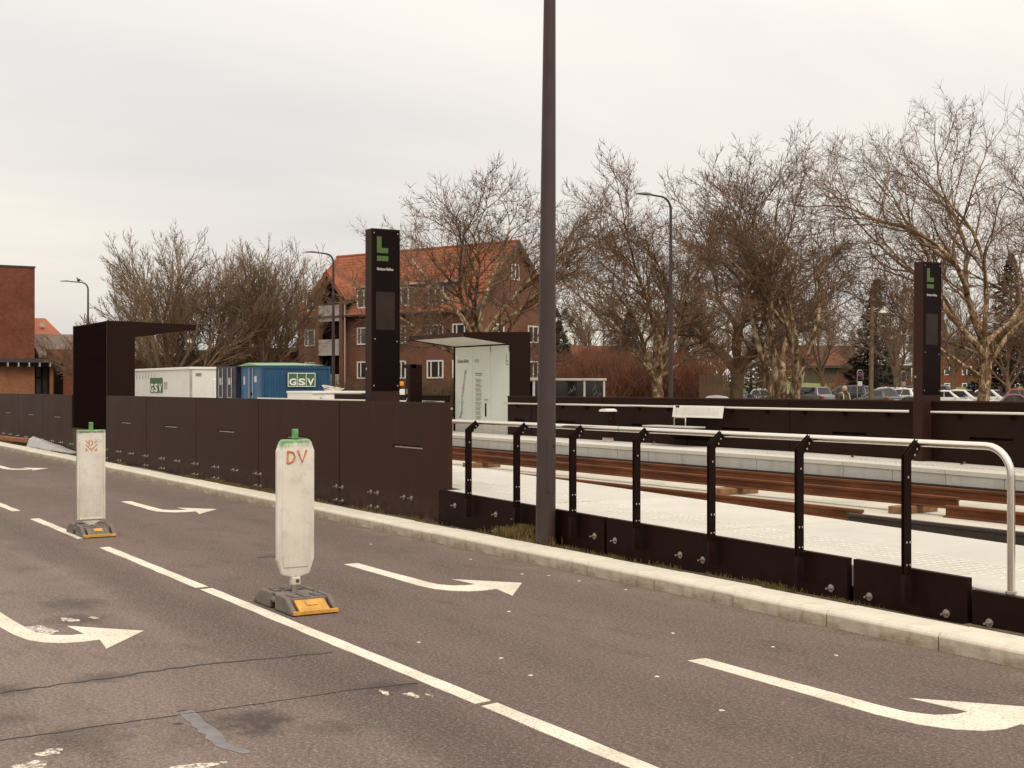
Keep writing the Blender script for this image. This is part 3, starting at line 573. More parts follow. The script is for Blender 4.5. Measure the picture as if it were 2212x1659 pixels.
# glass 0: station name and route map, glass 1: pictograms and columns of text with a slot, glass 2: emblem
g0,g1,g2 = gs; gx = -32.28+.07
pr(text_mb('Gladsaxe Rådhus',.125,(gx+.13,yy,2.32),U,V,.006,.75,0,0),'station_name',g0)
mp_ = MB(); line = [(.55,2.10),(.53,2.0),(.50,1.85),(.45,1.72),(.42,1.6),(.40,1.5),(.36,1.38),(.36,1.2),(.35,1.05),(.33,.95),(.28,.86),(.22,.78)]
for (a,b) in zip(line[:-1],line[1:]):
    dx = .006; mp_.add([(gx+a[0]-dx,yy,a[1]),(gx+a[0]+dx,yy,a[1]),(gx+b[0]+dx,yy,b[1]),(gx+b[0]-dx,yy,b[1])],[(0,1,2,3)])
    for t_ in (0,.34,.67):
        x = a[0]+(b[0]-a[0])*t_; z = a[1]+(b[1]-a[1])*t_; mp_.add(bar(gx+x+.015,gx+x+.07+.05*random.random(),z-.010,z+.012),[(0,1,2,3)])
for z,a,b in ((1.62,.30,.48),(1.22,.14,.60),(.95,.16,.5)): mp_.add([(p[0],yy-.001,p[2]) for p in bar(gx+a,gx+b,z-.003,z+.003)],[(0,1,2,3)])
pr(mp_,'route_map',g0)
x1_ = gx+w; tx = MB(); z = 2.02
tx.add(bar(x1_+.14,x1_+.55,2.0,2.03),[(0,1,2,3)]); tx.add(bar(x1_+.14,x1_+.52,1.955,1.98),[(0,1,2,3)])
for blk in range(9):
    z = 1.86-blk*.125
    tx.add(bar(x1_+.14,x1_+.165,z-.025,z+.012),[(0,1,2,3)])
    for r in range(4): tx.add(bar(x1_+.19,x1_+.40+.14*random.random(),z-r*.026-.006,z-r*.026+.007),[(0,1,2,3)])
pr(tx,'timetable_text',g1)
for dx in (.17,.29):
    ring = MB(); n=14
    for k in range(n):
        q0,q1 = 2*math.pi*k/n,2*math.pi*(k+1)/n
        ring.add([(x1_+dx+r*math.cos(q),yy,2.36+r*1.1*math.sin(q)) for q,r in ((q0,.034),(q1,.034),(q1,.045),(q0,.045))],[(0,1,2,3)])
    ring.add(bar(x1_+dx-.012,x1_+dx+.012,2.335,2.385),[(0,1,2,3)]); pr(ring,'pictogram',g1)
pr(MB().box(x1_+.68,x1_+.755,yy-.004,yy+.002,.86,1.22),'ticket_slot',g1,'black')
cap = MB(); cap.add(bar(x1_+.64,x1_+.86,1.31,1.33),[(0,1,2,3)]); cap.add(bar(x1_+.64,x1_+.86,1.275,1.29),[(0,1,2,3)]); pr(cap,'slot_caption',g1)
x2_ = gx+2*w; em = MB(); em.add(bar(x2_+.80,x2_+.835,2.33,2.50),[(0,1,2,3)]); em.add([(p[0],yy-.001,p[2]) for p in bar(x2_+.80,x2_+.90,2.30,2.345)],[(0,1,2,3)]); em.add(bar(x2_+.80,x2_+.90,2.22,2.26),[(0,1,2,3)]); pr(em,'line_emblem',g2)
for gg,xh in ((g1,x2_-.012),(g2,x2_+w-.03)): MB().box(xh-.015,xh+.02,yy-.012,yy-.002,2.58,2.73).build('hinge', M['bolt'], gg)
# ------------------------------------------------------------------ sign towers
def totem(label, xf, y0, z0, tilt=0.0):
    t = thing('sign_tower', label, 'sign tower', (xf,y0+.215,z0), 0, 'station sign towers'); t.rotation_euler = (tilt,0,0)
    H = 3.33; zt = z0+H; w = .43; th = .21
    MB().box(xf-th,xf-.012,y0,y0+w,z0-.05,zt).build('casing', M['casing'], t, bevel=.006)
    MB().box(xf-.0125,xf,y0,y0+.012,z0+1.1,zt).build('edge_trim', M['shelter'], t); MB().box(xf-.0125,xf,y0+w-.012,y0+w,z0+1.1,zt).build('edge_trim', M['shelter'], t)
    MB().box(xf-.0125,xf,y0+.0125,y0+w-.0125,zt-.03,zt-.001).build('edge_trim', M['shelter'], t)
    g = MB().box(xf-.010,xf-.003,y0+.014,y0+w-.014,z0+1.1,zt-.032).build('display_glass', M['glassblk'], t)
    MB().box(xf-.012,xf-.001,y0,y0+w,z0+.0,z0+1.085).build('lower_cover', M['casing'], t, bevel=.004)
    x = xf-.001
    def q(y0_,y1_,z0_,z1_,mb): return mb.add([(x,y0+y0_,zt-z0_),(x,y0+y1_,zt-z0_),(x,y0+y1_,zt-z1_),(x,y0+y0_,zt-z1_)],[(0,1,2,3)])
    lg = MB(); lg.add([(x,y0+a,zt-b) for a,b in ((.080,.11),(.150,.11),(.150,.265),(.252,.265),(.252,.335),(.080,.335))],[(0,1,2,3,4,5)]); q(.080,.252,.375,.445,lg); lg.build('line_emblem', M['lime'], g, fix=False)
    text_mb('Gladsaxe Rådhus',.052,(xf-.003,y0+.078,zt-.572),(0,1,0),(0,0,1),.0006,.70,0,.002).build('station_name', M['letter'], g, fix=False)
    q(.066,.352,.87,1.39,MB()).build('screen', M['screen'], g, fix=False)
    for yb,zb in ((.035,.06),(.395,.06),(.035,2.16),(.395,2.16),(.05,1.52),(.385,1.55)): MB().lathe([(.010,0),(.010,.005)],(xf-.003,y0+yb,zt-zb),8,'x').build('screw', M['bolt'], g)
    MB().lathe([(.020,0),(.020,-.006)],(xf-.16,y0,zt-1.93),10,'y').build('lock', M['galv'], t)
    return t
totem('dark sign tower with green line emblem, behind the tall near wall', -16.46,7.72,.50)
totem('dark sign tower with green line emblem, on the far platform at the right', -15.30,17.28,.42,-.011)
# ------------------------------------------------------------------ furniture of the far platform
b = thing('litter_bin', 'dark litter bin with a white lid on the far platform', 'litter bin', (-24.0,17.0,.42))
MB().box(-24.14,-23.86,16.92,17.14,.53,1.10).build('bin_body', M['shelter'], b, bevel=.008)
MB().box(-24.10,-23.90,16.95,17.11,.425,.53).build('plinth', M['edge'], b)
MB().prism([(-24.16,1.105),(-24.16,1.14),(-24.06,1.165),(-23.94,1.165),(-23.84,1.14),(-23.84,1.105)],'y',16.90,17.16).build('lid', M['white'], b)
MB().lathe([(.014,0),(.014,.006)],(-23.859,17.0,.95),8,'x').build('lock', M['galv'], b)
b = thing('bench', 'pale leaning bench with a perforated back on the far wall', 'bench', (-21.3,17.2,.42))
bk = MB().prism([(17.30,1.265),(17.325,1.265),(17.285,1.02),(17.26,1.02)],'x',-22.0,-20.4).build('backrest', M['white'], b, bevel=.006)
sl = MB()
for i in range(44):
    x = -21.90+i*.0319
    sl.add([(x-.006,17.294,1.23),(x+.006,17.294,1.23),(x+.006,17.266,1.07),(x-.006,17.266,1.07)],[(0,1,2,3)])
sl.build('perforation', M['tactile'], bk, kind='stuff')
MB().box(-22.46,-20.85,16.82,17.22,.815,.845).build('seat', M['edge'], b, bevel=.006)
MB().prism([(17.22,.80),(17.49,.80),(17.49,.55),(17.40,.60)],'x',-22.2,-21.1).build('bracket', M['black'], b)
MB().prism([(17.26,1.262),(17.49,1.25),(17.49,1.20),(17.30,1.21)],'x',-21.9,-21.8).build('bracket', M['black'], b)
MB().tube([(-21.62,17.02,.84),(-21.62,17.02,1.0),(-21.60,17.02,1.025),(-21.27,17.02,1.025),(-21.25,17.02,1.0),(-21.25,17.02,.84)],.014,8).build('armrest', M['galv'], b, smooth=50)
b = thing('ticket_post', 'dark open ticket machine column between the left sign tower and far shelter', 'ticket machine', (-33.7,17.2,.42))
MB().box(-34.05,-33.72,17.05,17.12,.42,2.28).build('machine_back', M['glassblk'], b); MB().box(-34.06,-33.55,16.98,17.13,2.19,2.30).build('cap', M['shelter'], b)
MB().box(-33.70,-33.55,16.92,17.32,.42,2.29).build('side_slab', M['shelter'], b, bevel=.006); MB().box(-33.95,-33.8,17.02,17.05,1.45,1.6).build('reader', M['bolt'], b)
MB().tube([(-33.8,16.98,1.35),(-33.78,16.9,1.2),(-33.9,16.9,1.05),(-33.95,16.9,.5)],.012,6).build('cable', M['cable'], b)
# ------------------------------------------------------------------ delineator posts
def base(t, x, y, z, yellowtop):
    hx,hy = .40,.18
    prof = [(-hx,0),(-hx,.03),(-.24,.115),(-.10,.115),(-.10,.0)]
    side = [(-hx,.0),(-hx,.028),(-.25,.115),(.25,.115),(hx,.028),(hx,.0)]
    for y0,y1 in ((-hy,-.143),(.143,hy)):
        for (a,b2) in (((-hx,.0),(-.06,.0)),((.06,.0),(hx,.0))):
            p = [(-hx,0),(-hx,.028),(-.25,.115),(-.05,.115),(-.05,0)] if a[0] < 0 else [(.05,0),(.05,.115),(.25,.115),(hx,.028),(hx,0)]
            MB().prism([(x+q[0],z+q[1]) for q in p],'y',y+y0,y+y1).build('side_block', M['rubber'], t, bevel=.008)
    MB().box(x-.27,x+.27,y-.142,y+.142,z+.035,z+.105).build('core', M['rubber'], t, bevel=.008)
    MB().tube([(x-.06,y-.155,z+.065),(x+.06,y-.155,z+.065)],.022,8).build('handle', M['rubber'], t)
    MB().tube([(x-.06,y+.155,z+.065),(x+.06,y+.155,z+.065)],.022,8).build('handle', M['rubber'], t)
    for sgn in (1,-1):
        p = [(sgn*.27,.095),(sgn*(hx-.012),.034),(sgn*(hx+.004),.034),(sgn*(hx+.004),.004),(sgn*.27,.004)]
        e1 = MB().prism([(x+q[0],z+q[1]) for q in p],'y',y-.118,y+.118).build('end_block', M['rubber'] if not yellowtop else M['yellow'], t, bevel=.006)
        MB().box(*sorted((x+sgn*hx,x+sgn*(hx+.012))),y-hy+.004,y+hy-.004,z+.004,z+.034).build('reflector_strip', M['yellow'], t, bevel=.004)
        for yy_ in (-.131,.131):
            MB().prism([(x+sgn*.272,z+.02),(x+sgn*.272,z+.06),(x+sgn*.37,z+.015)],'y',y+yy_-.0125,y+yy_+.0125).build('pocket', M['rubdark'], t)
        sgx = x+sgn*.325; zc = z+.0685
        if yellowtop or True:
            lab = MB().add([(x+sgn*.295,y-.045,z+.0875+.002),(x+sgn*.295,y+.045,z+.0875+.002),(x+sgn*.345,y+.045,z+.0608+.002),(x+sgn*.345,y-.045,z+.0608+.002)],[(0,1,2,3)]).build('label_plate', M['yellow'], t, fix=True)
    for ix in (-.22,-.14,.14,.22):
        for iy in (-.09,0,.09):
            if abs(ix)+abs(iy) < .05: continue
            MB().box(x+ix-.028,x+ix+.028,y+iy-.028,y+iy+.028,z+.10,z+.117).build('stud', M['rubber'], t, bevel=.004)
    for ix in (-.08,.08): MB().box(x+ix-.03,x+ix+.03,y-.02,y+.02,z+.104,z+.1065).build('socket', M['rubdark'], t)
def post(label, x, y, kind):
    t = thing('delineator_post', label, 'delineator', (x,y,0), 0, 'white delineator posts on the lane line')
    base(t, x, y, .004, kind == 1)
    if kind == 1:
        w=.15; out = [(-.11,.245),(-.03,.222),(.03,.222),(.11,.245),(.135,.32),(w,.36),(w,1.17),(.128,1.235),(.11,1.258),(-.11,1.258),(-.128,1.235),(-w,1.17),(-w,.36),(-.135,.32)]
        pn = MB().prism([(y+a,b2) for a,b2 in out],'x',x-.022,x+.022).build('panel', M['post'], t, bevel=.012)
        face = [(-.098,.30),(.098,.30),(.110,.37),(.110,1.17),(.098,1.225),(-.098,1.225),(-.110,1.17),(-.110,.37)]
        MB().prism([(y+a,b2) for a,b2 in face],'x',x-.028,x+.028).build('raised_face', M['post'], t, bevel=.006)
        MB().tube([(x,y,.10),(x,y,.24)],.024,10).build('stem', M['galv'], t, smooth=40); MB().box(x-.03,x+.03,y-.036,y+.036,.165,.232).build('neck', M['post'], t, bevel=.012)
        MB().lathe([(.014,0),(.014,.006)],(x+.030,y+.008,.20),8,'x').build('bolt', M['rust'], t)
        MB().box(x-.018,x+.018,y-.022,y+.022,1.262,1.335).build('top_tab', M['postgreen'], t, bevel=.006)
        def stroke(pts,w_):
            mb = MB()
            mb.tube([(x+.030,y+a,b2) for a,b2 in pts],w_,5); return mb
        for nm,pts in (('letter_d',[(-.068,1.172),(-.072,1.082),(-.062,1.080),(-.030,1.095),(-.012,1.128),(-.024,1.160),(-.070,1.172)]),('letter_v',[(.010,1.176),(.046,1.086),(.080,1.178)])):
            o = stroke(pts,.0085).build(nm, M['orange'], t); o.scale=(1,1,1)
    else:
        w=.155
        MB().box(x-.018,x+.018,y-w,y+w,.165,1.17).build('panel', M['post2'], t, bevel=.01)
        for a,b2,c,d in ((-w,-w+.022,.165,1.17),(w-.022,w,.165,1.17),(-w+.0225,w-.0225,1.148,1.17),(-w+.0225,w-.0225,.165,.187)):
            MB().box(x-.030,x+.030,y+a,y+b2,c,d).build('panel_rim', M['post2'], t, bevel=.006)
        MB().prism([(y-.12,.160),(y+.12,.160),(y,.085)],'x',x-.02,x+.02).build('panel_point', M['post2'], t, bevel=.008)
        MB().box(x-.018,x+.018,y-.022,y+.022,1.172,1.255).build('top_tab', M['postgreen'], t, bevel=.006)
        xx = x+.0195
        def pl(P,nm): MB().add([(xx,y+a,b2) for a,b2 in P],[tuple(range(len(P)))]).build(nm, M['orange'], t, fix=False)
        z0=1.02
        pl([(-.030,z0-.03),(-.018,z0-.03),(-.018,z0+.035),(-.030,z0+.035)],'logo_d_stem')
        arc=[(-.008+.03*math.cos(q)*.9,z0+.0025+.0325*math.sin(q)) for q in [math.pi/2-i*math.pi/10 for i in range(11)]]; arc2=[(-.008+.018*math.cos(q)*.9,z0+.0025+.021*math.sin(q)) for q in [-math.pi/2+i*math.pi/10 for i in range(11)]]
        pl(arc+arc2,'logo_d_bow')
        for s in (1,-1):
            pl([(s*.062,z0+.035),(s*.062,z0+.022),(s*.034,z0-.003),(s*.034,z0+.011)],'logo_stroke'); pl([(s*.062,z0-.005),(s*.062,z0-.020),(0,z0-.082),(0,z0-.065)],'logo_chevron'); pl([(s*.062,z0-.048),(s*.062,z0-.085),(s*.034,z0-.085)],'logo_corner')
    return t
post('white delineator post with a hand-painted orange DV and green top, nearer one', -9.31,3.735,1)
post('white rectangular delineator post with a stencilled orange D logo, farther one', -15.10,3.625,2)
# ------------------------------------------------------------------ lamp posts
def lamp(label, x, y, h, r0, r1, arm=1.15, rz=0.0, lean=(0,0), z0=0.0, door=False):
    t = thing('street_lamp', label, 'street lamp', (x,y,z0), 0, None); t.rotation_euler=(lean[0],lean[1],0)
    pts=[(x,y,z0-.05),(x,y,z0+h*.5),(x,y,z0+h-.5)]; rad=[r0,(r0+r1)/2,r1]
    for i in range(1,7):
        q=math.pi/2*i/6; pts.append((x,y-.4*(1-math.cos(q)),z0+h-.5+.4*math.sin(q))); rad.append(r1*(1-.05*i))
    pts.append((x,y-arm+.3,z0+h-.07)); rad.append(r1*.65)
    MB().tube(pts,rad,16).build('pole', M['pole'], t, smooth=60)
    MB().prism([(y-arm+.32,z0+h-.09),(y-arm+.32,z0+h-.045),(y-arm+.1,z0+h-.015),(y-arm-.25,z0+h-.05),(y-arm-.28,z0+h-.09)],'x',x-.11,x+.11).build('lamp_head', M['lamphead'], t, bevel=.02)
    if door:
        MB().box(x+.045,x+.0962,y-.045,y+.05,z0+.55,z0+1.08).build('service_door', M['pole'], t, bevel=.004); MB().lathe([(.008,0),(.008,.004)],(x+.0965,y+.02,z0+1.0),8,'x').build('lock', M['black'], t)
    return t
lamp('tall dark tapered lamp post standing in front of the ramp wall', -10.90,6.985,8.6,.102,.036,1.3,0,(-.006,.005),.07,True)
x,y = at(1449,43.5); lamp('slender dark street lamp in front of the plane tree, right of the tall post', x,y,8.0,.085,.045,1.15)
x,y = at(720,62); lamp('slender dark street lamp in front of the brick apartment house', x,y,8.0,.09,.05,1.15)
x,y = at(190,79); L3 = lamp('slender dark street lamp above the near shelter roof with a bird on its arm', x,y,8.0,.09,.05,1.35)
bd = thing('bird','small dark bird perched on the arm of the left street lamp','bird',(x,y-.55,7.93))
MB().ball((x,y-.55,8.03),(.07,.11,.085),8,6).build('body', M['tyre'], bd, smooth=True); MB().ball((x,y-.64,8.14),(.045,.05,.045),8,6).build('head', M['tyre'], bd, smooth=True)
MB().prism([(y-.47,8.03),(y-.30,7.96),(y-.30,7.98),(y-.47,8.07)],'x',x-.02,x+.02).build('tail', M['tyre'], bd); MB().tube([(x,y-.68,8.14),(x,y-.73,8.13)],[.012,.002],5).build('beak', M['amber'], bd)
MB().tube([(x,y-.55,7.97),(x,y-.55,7.93)],.01,5).build('leg', M['amber'], bd)
# ------------------------------------------------------------------ things on the verge
o = MB().box(-2.3,2.3,-.05,.05,-.06,.06).build('orange_board', M['board'], bevel=.01); o.location=(-38.2,7.03,.22); o.rotation_euler=(.1,-.015,.0); tag(o,'rusty orange board lying behind the kerb at the far left','board')
ps = MB(); n=24
for i in range(n+1):
    x=-35.7+4.6*i/n; h=.22*(1-i/n)**.8*(1+.15*random.random())+.03; ps.v += [(x,6.90+.03*random.random(),.10),(x,6.97+.05*random.random(),.10+h*.75),(x,7.10,.10+h),(x,7.2,.10+h*.9)]
for i in range(n):
    for j in range(3): ps.f.append((i*4+j,(i+1)*4+j,(i+1)*4+j+1,i*4+j+1)); ps.mi.append(0)
o = ps.build('plastic_sheet', M['plastic'], smooth=True, fix=True); tag(o,'crumpled whitish plastic sheet along the foot of the wall, beside the orange board','plastic sheet')
gr = MB()
def blades(cx,cy,z,n,rx,ry,h):
    for _ in range(n):
        x=cx+random.gauss(0,rx); y=cy+random.gauss(0,ry)
        if y > 7.08: y=7.08-random.random()*.06
        if y < 6.87: y=6.87+random.random()*.05
        q=random.uniform(0,6.28); l=h*random.uniform(.4,1.2); dx,dy=math.cos(q)*l*.6,math.sin(q)*l*.35; w=.0018+.0014*random.random(); a=random.uniform(0,3.14); ux,uy=math.cos(a)*w,math.sin(a)*w
        gr.add([(x-ux,y-uy,z-.02),(x+ux,y+uy,z-.02),(x+dx*.5+ux*.7,y+dy*.5+uy*.7,z+l*.7),(x+dx*.5-ux*.7,y+dy*.5-uy*.7,z+l*.7),(x+dx,y+dy,z+l*.85)],[(0,1,2,3),(3,2,4)])
blades(-11.30,6.98,.13,2600,.20,.05,.10); blades(-11.22,6.97,.20,700,.10,.04,.08); blades(-10.6,6.93,.1,500,.35,.03,.05)
for k in range(13): blades(random.uniform(-13.2,-4.5),7.03,.08,random.randint(40,150),random.uniform(.06,.16),.03,random.uniform(.04,.075))
for k in range(24): blades(random.uniform(-30,-13.2),7.01,.085,random.randint(60,200),random.uniform(.15,.35),.04,random.uniform(.05,.08))
for k in range(14): blades(random.uniform(-40,-30),6.93,.09,110,.4,.03,.07)
gr.build('grass', M['grass'], fix=False, kind='stuff')
mound = MB().ball((-11.2,6.99,.06),(.38,.14,.11),14,8).build('soil_mound', M['soil'], smooth=True); mound['kind']='structure'
for n in range(16):
    x,yv = [(-9.9,6.1),(-9.7,6.25),(-9.3,6.3),(-8.7,6.35),(-11.0,6.2),(-6.4,4.0),(-6.9,4.1),(-7.0,5.5),(-5.9,5.9),(-5.3,5.1),(-6.0,4.6),(-6.3,5.75),(-7.6,3.9),(-5.2,4.4),(-8.3,5.0),(-12.6,5.9)][n]
    o = MB().add(*(lambda P:(P,[(0,1,2,3,4),(9,8,7,6,5)]+[(i,5+i,5+(i+1)%5,(i+1)%5) for i in range(5)]))([(.014*math.cos(i*1.257)*random.uniform(.6,1.3),.011*math.sin(i*1.257)*random.uniform(.6,1.3),.004) for i in range(5)]+[(.017*math.cos(i*1.257),.013*math.sin(i*1.257),0) for i in range(5)])).build('litter_scrap', M['litter'])
    o.location=(x,yv,.0008); o.rotation_euler=(0,0,random.random()*6); tag(o,'tiny pale scrap of litter lying on the dark asphalt lane','litter','pale scraps on the road')
# ------------------------------------------------------------------ site containers behind the tracks
def gsv(t, o, u, v, w, h, frame=True, nm='logo_board', lw=1.0):
    u=Vector(u); v=Vector(v); n=u.cross(v); o=Vector(o)
    def rect(a,b,c,d,l): return [tuple(o+u*p+v*q+n*l) for p,q in ((a,c),(b,c),(b,d),(a,d))]
    bd = None
    if frame:
        bd = MB().add(rect(0,w,0,h,.02)+rect(0,w,0,h,0),[(0,1,2,3),(0,1,5,4),(1,2,6,5),(2,3,7,6),(3,0,4,7)]).build(nm, M['white'], t)
    g = w*.025
    for i,ch in enumerate('GSV'):
        a = g+(w-g)/3*i; b2 = a+(w-g)/3-g
        sq = MB().add(rect(a,b2,g,h-g,.024),[(0,1,2,3)]).build('logo_field', M['green'], bd or t, fix=False)
        s = h*.62; cu = text_mb(ch, s, (0,0,0), (1,0,0), (0,1,0), s*.035, 1, 0, 0)
        xs_=[p[0] for p in cu.v]; ys_=[p[1] for p in cu.v]; wx=max(xs_)-min(xs_); hy=max(ys_)-min(ys_)
        fx=(b2-a)*.84/wx; fy=h*.50/hy
        tx = MB().add([tuple(o+u*(a+(b2-a)*.08+(p[0]-min(xs_))*fx)+v*(h*.10+(p[1]-min(ys_))*fy)+n*.03) for p in cu.v], cu.f)
        tx.build('logo_letter', M['white'], bd or t, fix=False)
def container(label, x0, x1, y0, y1, z1, mat, door, group='site containers behind the tram stop', bars=False):
    t = thing('shipping_container', label, 'container', ((x0+x1)/2,(y0+y1)/2,0), 0, group)
    MB().box(x0+.04,x1-.04,y0+.06,y1-.04,.15,z1-.05).build('body', M[mat], t)
    for px in (x0,x1-.10):
        for py in (y0,y1-.10): MB().box(px,px+.10,py,py+.10,0,z1).build('corner_post', M[mat], t)
    for zz in (.0,z1-.11):
        MB().box(x0+.101,x1-.101,y0,y0+.08,zz+.002,zz+.108).build('end_rail', M[mat], t); MB().box(x1-.08,x1,y0+.101,y1-.101,zz+.002,zz+.108).build('side_rail', M[mat], t); MB().box(x0,x0+.08,y0+.101,y1-.101,zz+.002,zz+.108).build('side_rail', M[mat], t)
    k = int((y1-y0-.3)/.26); rb = MB().prism([(0,0),(.035,.03),(.035,.10),(0,.13)],'z',.12,z1-.12)
    rme = MB().prism([(0,-.065),(.034,-.035),(.034,.035),(0,.065)],'z',.12,z1-.30).mesh('side_rib', M[mat])
    for i in range(k): inst(rme,'side_rib',t,(x1-.042,y0+.22+i*.26,0))
    w=(x1-x0-.22)/2
    for i in range(2):
        a=x0+.11+i*w
        d=MB().box(a+.008,a+w-.008,y0+.012,y0+.058,.12,z1-.12).build('door', M[door], t)
        for zz in (.35,.95,1.55,2.1): MB().box(a+.06,a+w-.06,y0+.004,y0+.0118,zz,zz+.34).build('door_rib', M[door], d, bevel=.003)
        for q in ((.28,.72) if bars else (.85-.6*i,)):
            MB().tube([(a+w*q,y0-.02,.08),(a+w*q,y0-.02,z1-.08)],.022,8).build('lock_bar', M['galv'], t)
        if bars:
            for zz,hh in ((1.75,.30),(.85,.36)):
                for s_ in range(2): MB().box(a+w*(.35+.25*s_)-.04,a+w*(.35+.25*s_)+.12,y0-.001,y0+.003,zz,zz+hh).build('sticker', M['sticker'], d)
    return t
c = container('bright blue container with a green GSV sign on its side', -53.95,-51.5,19.2,22.25,2.52,'blue','blue2')
gsv(c,(-51.455,20.32,1.66),(0,1,0),(0,0,1),1.22,.58)
MB().box(-52.72,-52.58,19.16,19.21,1.3,1.42).build('padlock_box', M['black'], c); MB().box(-53.6,-53.45,19.19,19.211,1.75,2.1).build('sticker', M['sticker'], c); MB().box(-52.3,-52.05,19.19,19.211,1.85,2.1).build('sticker', M['sticker'], c)
MB().add([(-54.2,19.1,2.535),(-51.6,19.1,2.535),(-51.5,22.0,2.56),(-54.2,22.3,2.60),(-52.9,19.1,2.66),(-52.8,21.2,2.68)],[(0,1,4),(1,2,5,4),(0,4,5,3),(5,2,3)]).build('roof_tarp', M['lgreen'], c)
container('dark navy container with silver lock bars between the white cabin and blue container', -56.75,-54.2,19.05,21.9,2.54,'navy','navy',bars=True)
w_ = thing('site_cabin','long white site cabin with a green GSV sign','site cabin',(-74.5,22.9,0))
MB().box(-80.7,-68.7,21.7,24.1,.2,2.58).build('cabin_body', M['cabin'], w_, bevel=.02); MB().box(-80.75,-68.65,21.62,24.15,2.582,2.72).build('roof_edge', M['white'], w_, bevel=.02)
for xx in (-68.78,-80.62): MB().box(xx-.06,xx+.09,21.66,21.76,.1,2.578).build('corner_trim', M['panelwhite'], w_)
for q in range(7): MB().box(-79.2+q*.62,-79.1+q*.62,21.685,21.71,2.12,2.38).build('roof_clip', M['panelwhite'], w_)
gsv(w_,(-76.35,21.69,1.26),(1,0,0),(0,0,1),2.55,.98,False,lw=.8)
MB().box(-73.6,-73.0,21.68,21.71,1.55,1.95).build('vent', M['panelwhite'], w_)
dd = MB().box(-68.70,-68.63,22.9,23.9,.95,2.05).build('hatch', M['white'], w_, bevel=.02); MB().box(-68.70,-68.655,22.8,24.0,.80,.93).build('hatch_sill', M['panelwhite'], w_)
MB().box(-68.70,-68.67,21.95,22.25,2.25,2.4).build('lamp', M['bolt'], w_); MB().box(-68.70,-68.68,21.85,22.3,.95,1.03).build('amber_marker', M['amber'], w_); MB().box(-68.70,-68.68,22.7,23.5,.42,.62).build('green_sign', M['green'], w_); MB().box(-80.7,-68.7,21.75,24.0,.0,.198).build('skid', M['black'], w_)
# white low service trailer
v = thing('service_trailer','low white service trailer with panel doors and a cable coil on top','trailer',(-44.5,19.2,0))
x0,y0 = -44.6,18.55
MB().box(x0-2.4,x0,y0,y0+1.95,.45,1.42).build('box_body', M['cabin'], v, bevel=.01); MB().box(x0-2.45,x0+.06,y0-.02,y0+2.45,1.422,1.50).build('top_deck', M['white'], v, bevel=.006)
for a,b2 in ((.45,1.02),(1.1,1.9)):
    d = MB().box(x0+.001,x0+.025,y0+a,y0+b2,.75,1.36).build('door', M['white'], v, bevel=.004); MB().box(x0+.026,x0+.05,y0+a+.3,y0+a+.36,1.0,1.12).build('handle', M['black'], d)
MB().box(x0+.001,x0+.03,y0+.3,y0+.36,1.1,1.28).build('vent', M['bolt'], v)
for yy_ in (y0+.4,y0+1.5): MB().lathe([(.28,-.1),(.30,-.05),(.30,.05),(.28,.1)],(x0-.5,yy_,.30),14,'y').build('wheel', M['tyre'], v)
MB().box(x0-2.3,x0-.1,y0+.1,y0+1.8,.28,.449).build('chassis', M['black'], v)
cl = thing('cable_coil','loose coil of pale cable lying on the white trailer','cable coil',(x0-.4,y0+.95,1.5))
for k in range(4):
    MB().tube([(x0-.4+.25*math.cos(q*.35)*(1+.1*k),y0+1.0+.32*math.sin(q*.35)*(1+.1*k),1.52+.025*k+.12*max(0,math.cos(q*.35+.8*k))) for q in range(19)],.014,6).build('cable_loop', M['cable'], cl, smooth=60)
# amber light and white case of a machine just right of the left sign tower
x,y = at(866,44); mch = thing('work_machine','small work machine with an amber beacon behind the far wall','machine',(x,y,0))
MB().box(x-.9,x+.05,y-.1,y+.5,.3,1.25).build('engine_cover', M['black'], mch, bevel=.05); MB().box(x-.02,x+.10,y-.12,y+.10,1.32,1.58).build('white_case', M['white'], mch, bevel=.01); MB().tube([(x,y,1.2),(x,y,1.72)],.02,6).build('beacon_pole', M['black'], mch)
MB().lathe([(.05,0),(.10,.02),(.10,.13),(.07,.15)],(x,y,1.68),10).build('beacon', M['amber'], mch)
for dx in (-.75,-.2): MB().lathe([(.25,-.1),(.3,-.05),(.3,.05),(.25,.1)],(x+dx,y+.0,.30),12,'y').build('wheel', M['tyre'], mch)
# ------------------------------------------------------------------ windows
def window(parent, P, u, n, w, h, panes=2, style=None):
    """white framed window: P lower left corner on the wall, u along the wall, n outwards (local space of parent)"""
    u=Vector(u); n=Vector(n); v=Vector((0,0,1)); P=Vector(P)
    def bx(mb,a,b,c,d,l0,l1):
        q=[P+u*a_+v*c_+n*l_ for l_ in (l0,l1) for a_,c_ in ((a,c),(b,c),(b,d),(a,d))]
        return mb.add([tuple(k) for k in q],[(3,2,1,0),(4,5,6,7),(0,1,5,4),(1,2,6,5),(2,3,7,6),(3,0,4,7)])
    f=MB(); t=.10
    bx(f,0,w,0,t,-.06,.05); bx(f,0,w,h-t,h,-.06,.05); bx(f,0,t,t,h-t,-.06,.05); bx(f,w-t,w,t,h-t,-.06,.05)
    cuts=[t+(w-2*t)*q for q in style] if style else [t+(w-2*t)*i/panes for i in range(1,panes)]
    for c_ in cuts: bx(f,c_-.045,c_+.045,t,h-t,-.05,.045)
    o=f.build('window', M['white'], parent); e_=[t]+cuts+[w-t]
    for a,b2 in zip(e_[:-1],e_[1:]): bx(MB_:=MB(),a+.02,b2-.02,t-.02,h-t+.02,.004,.018); MB_.build('pane', M['pane'], o)
    return o
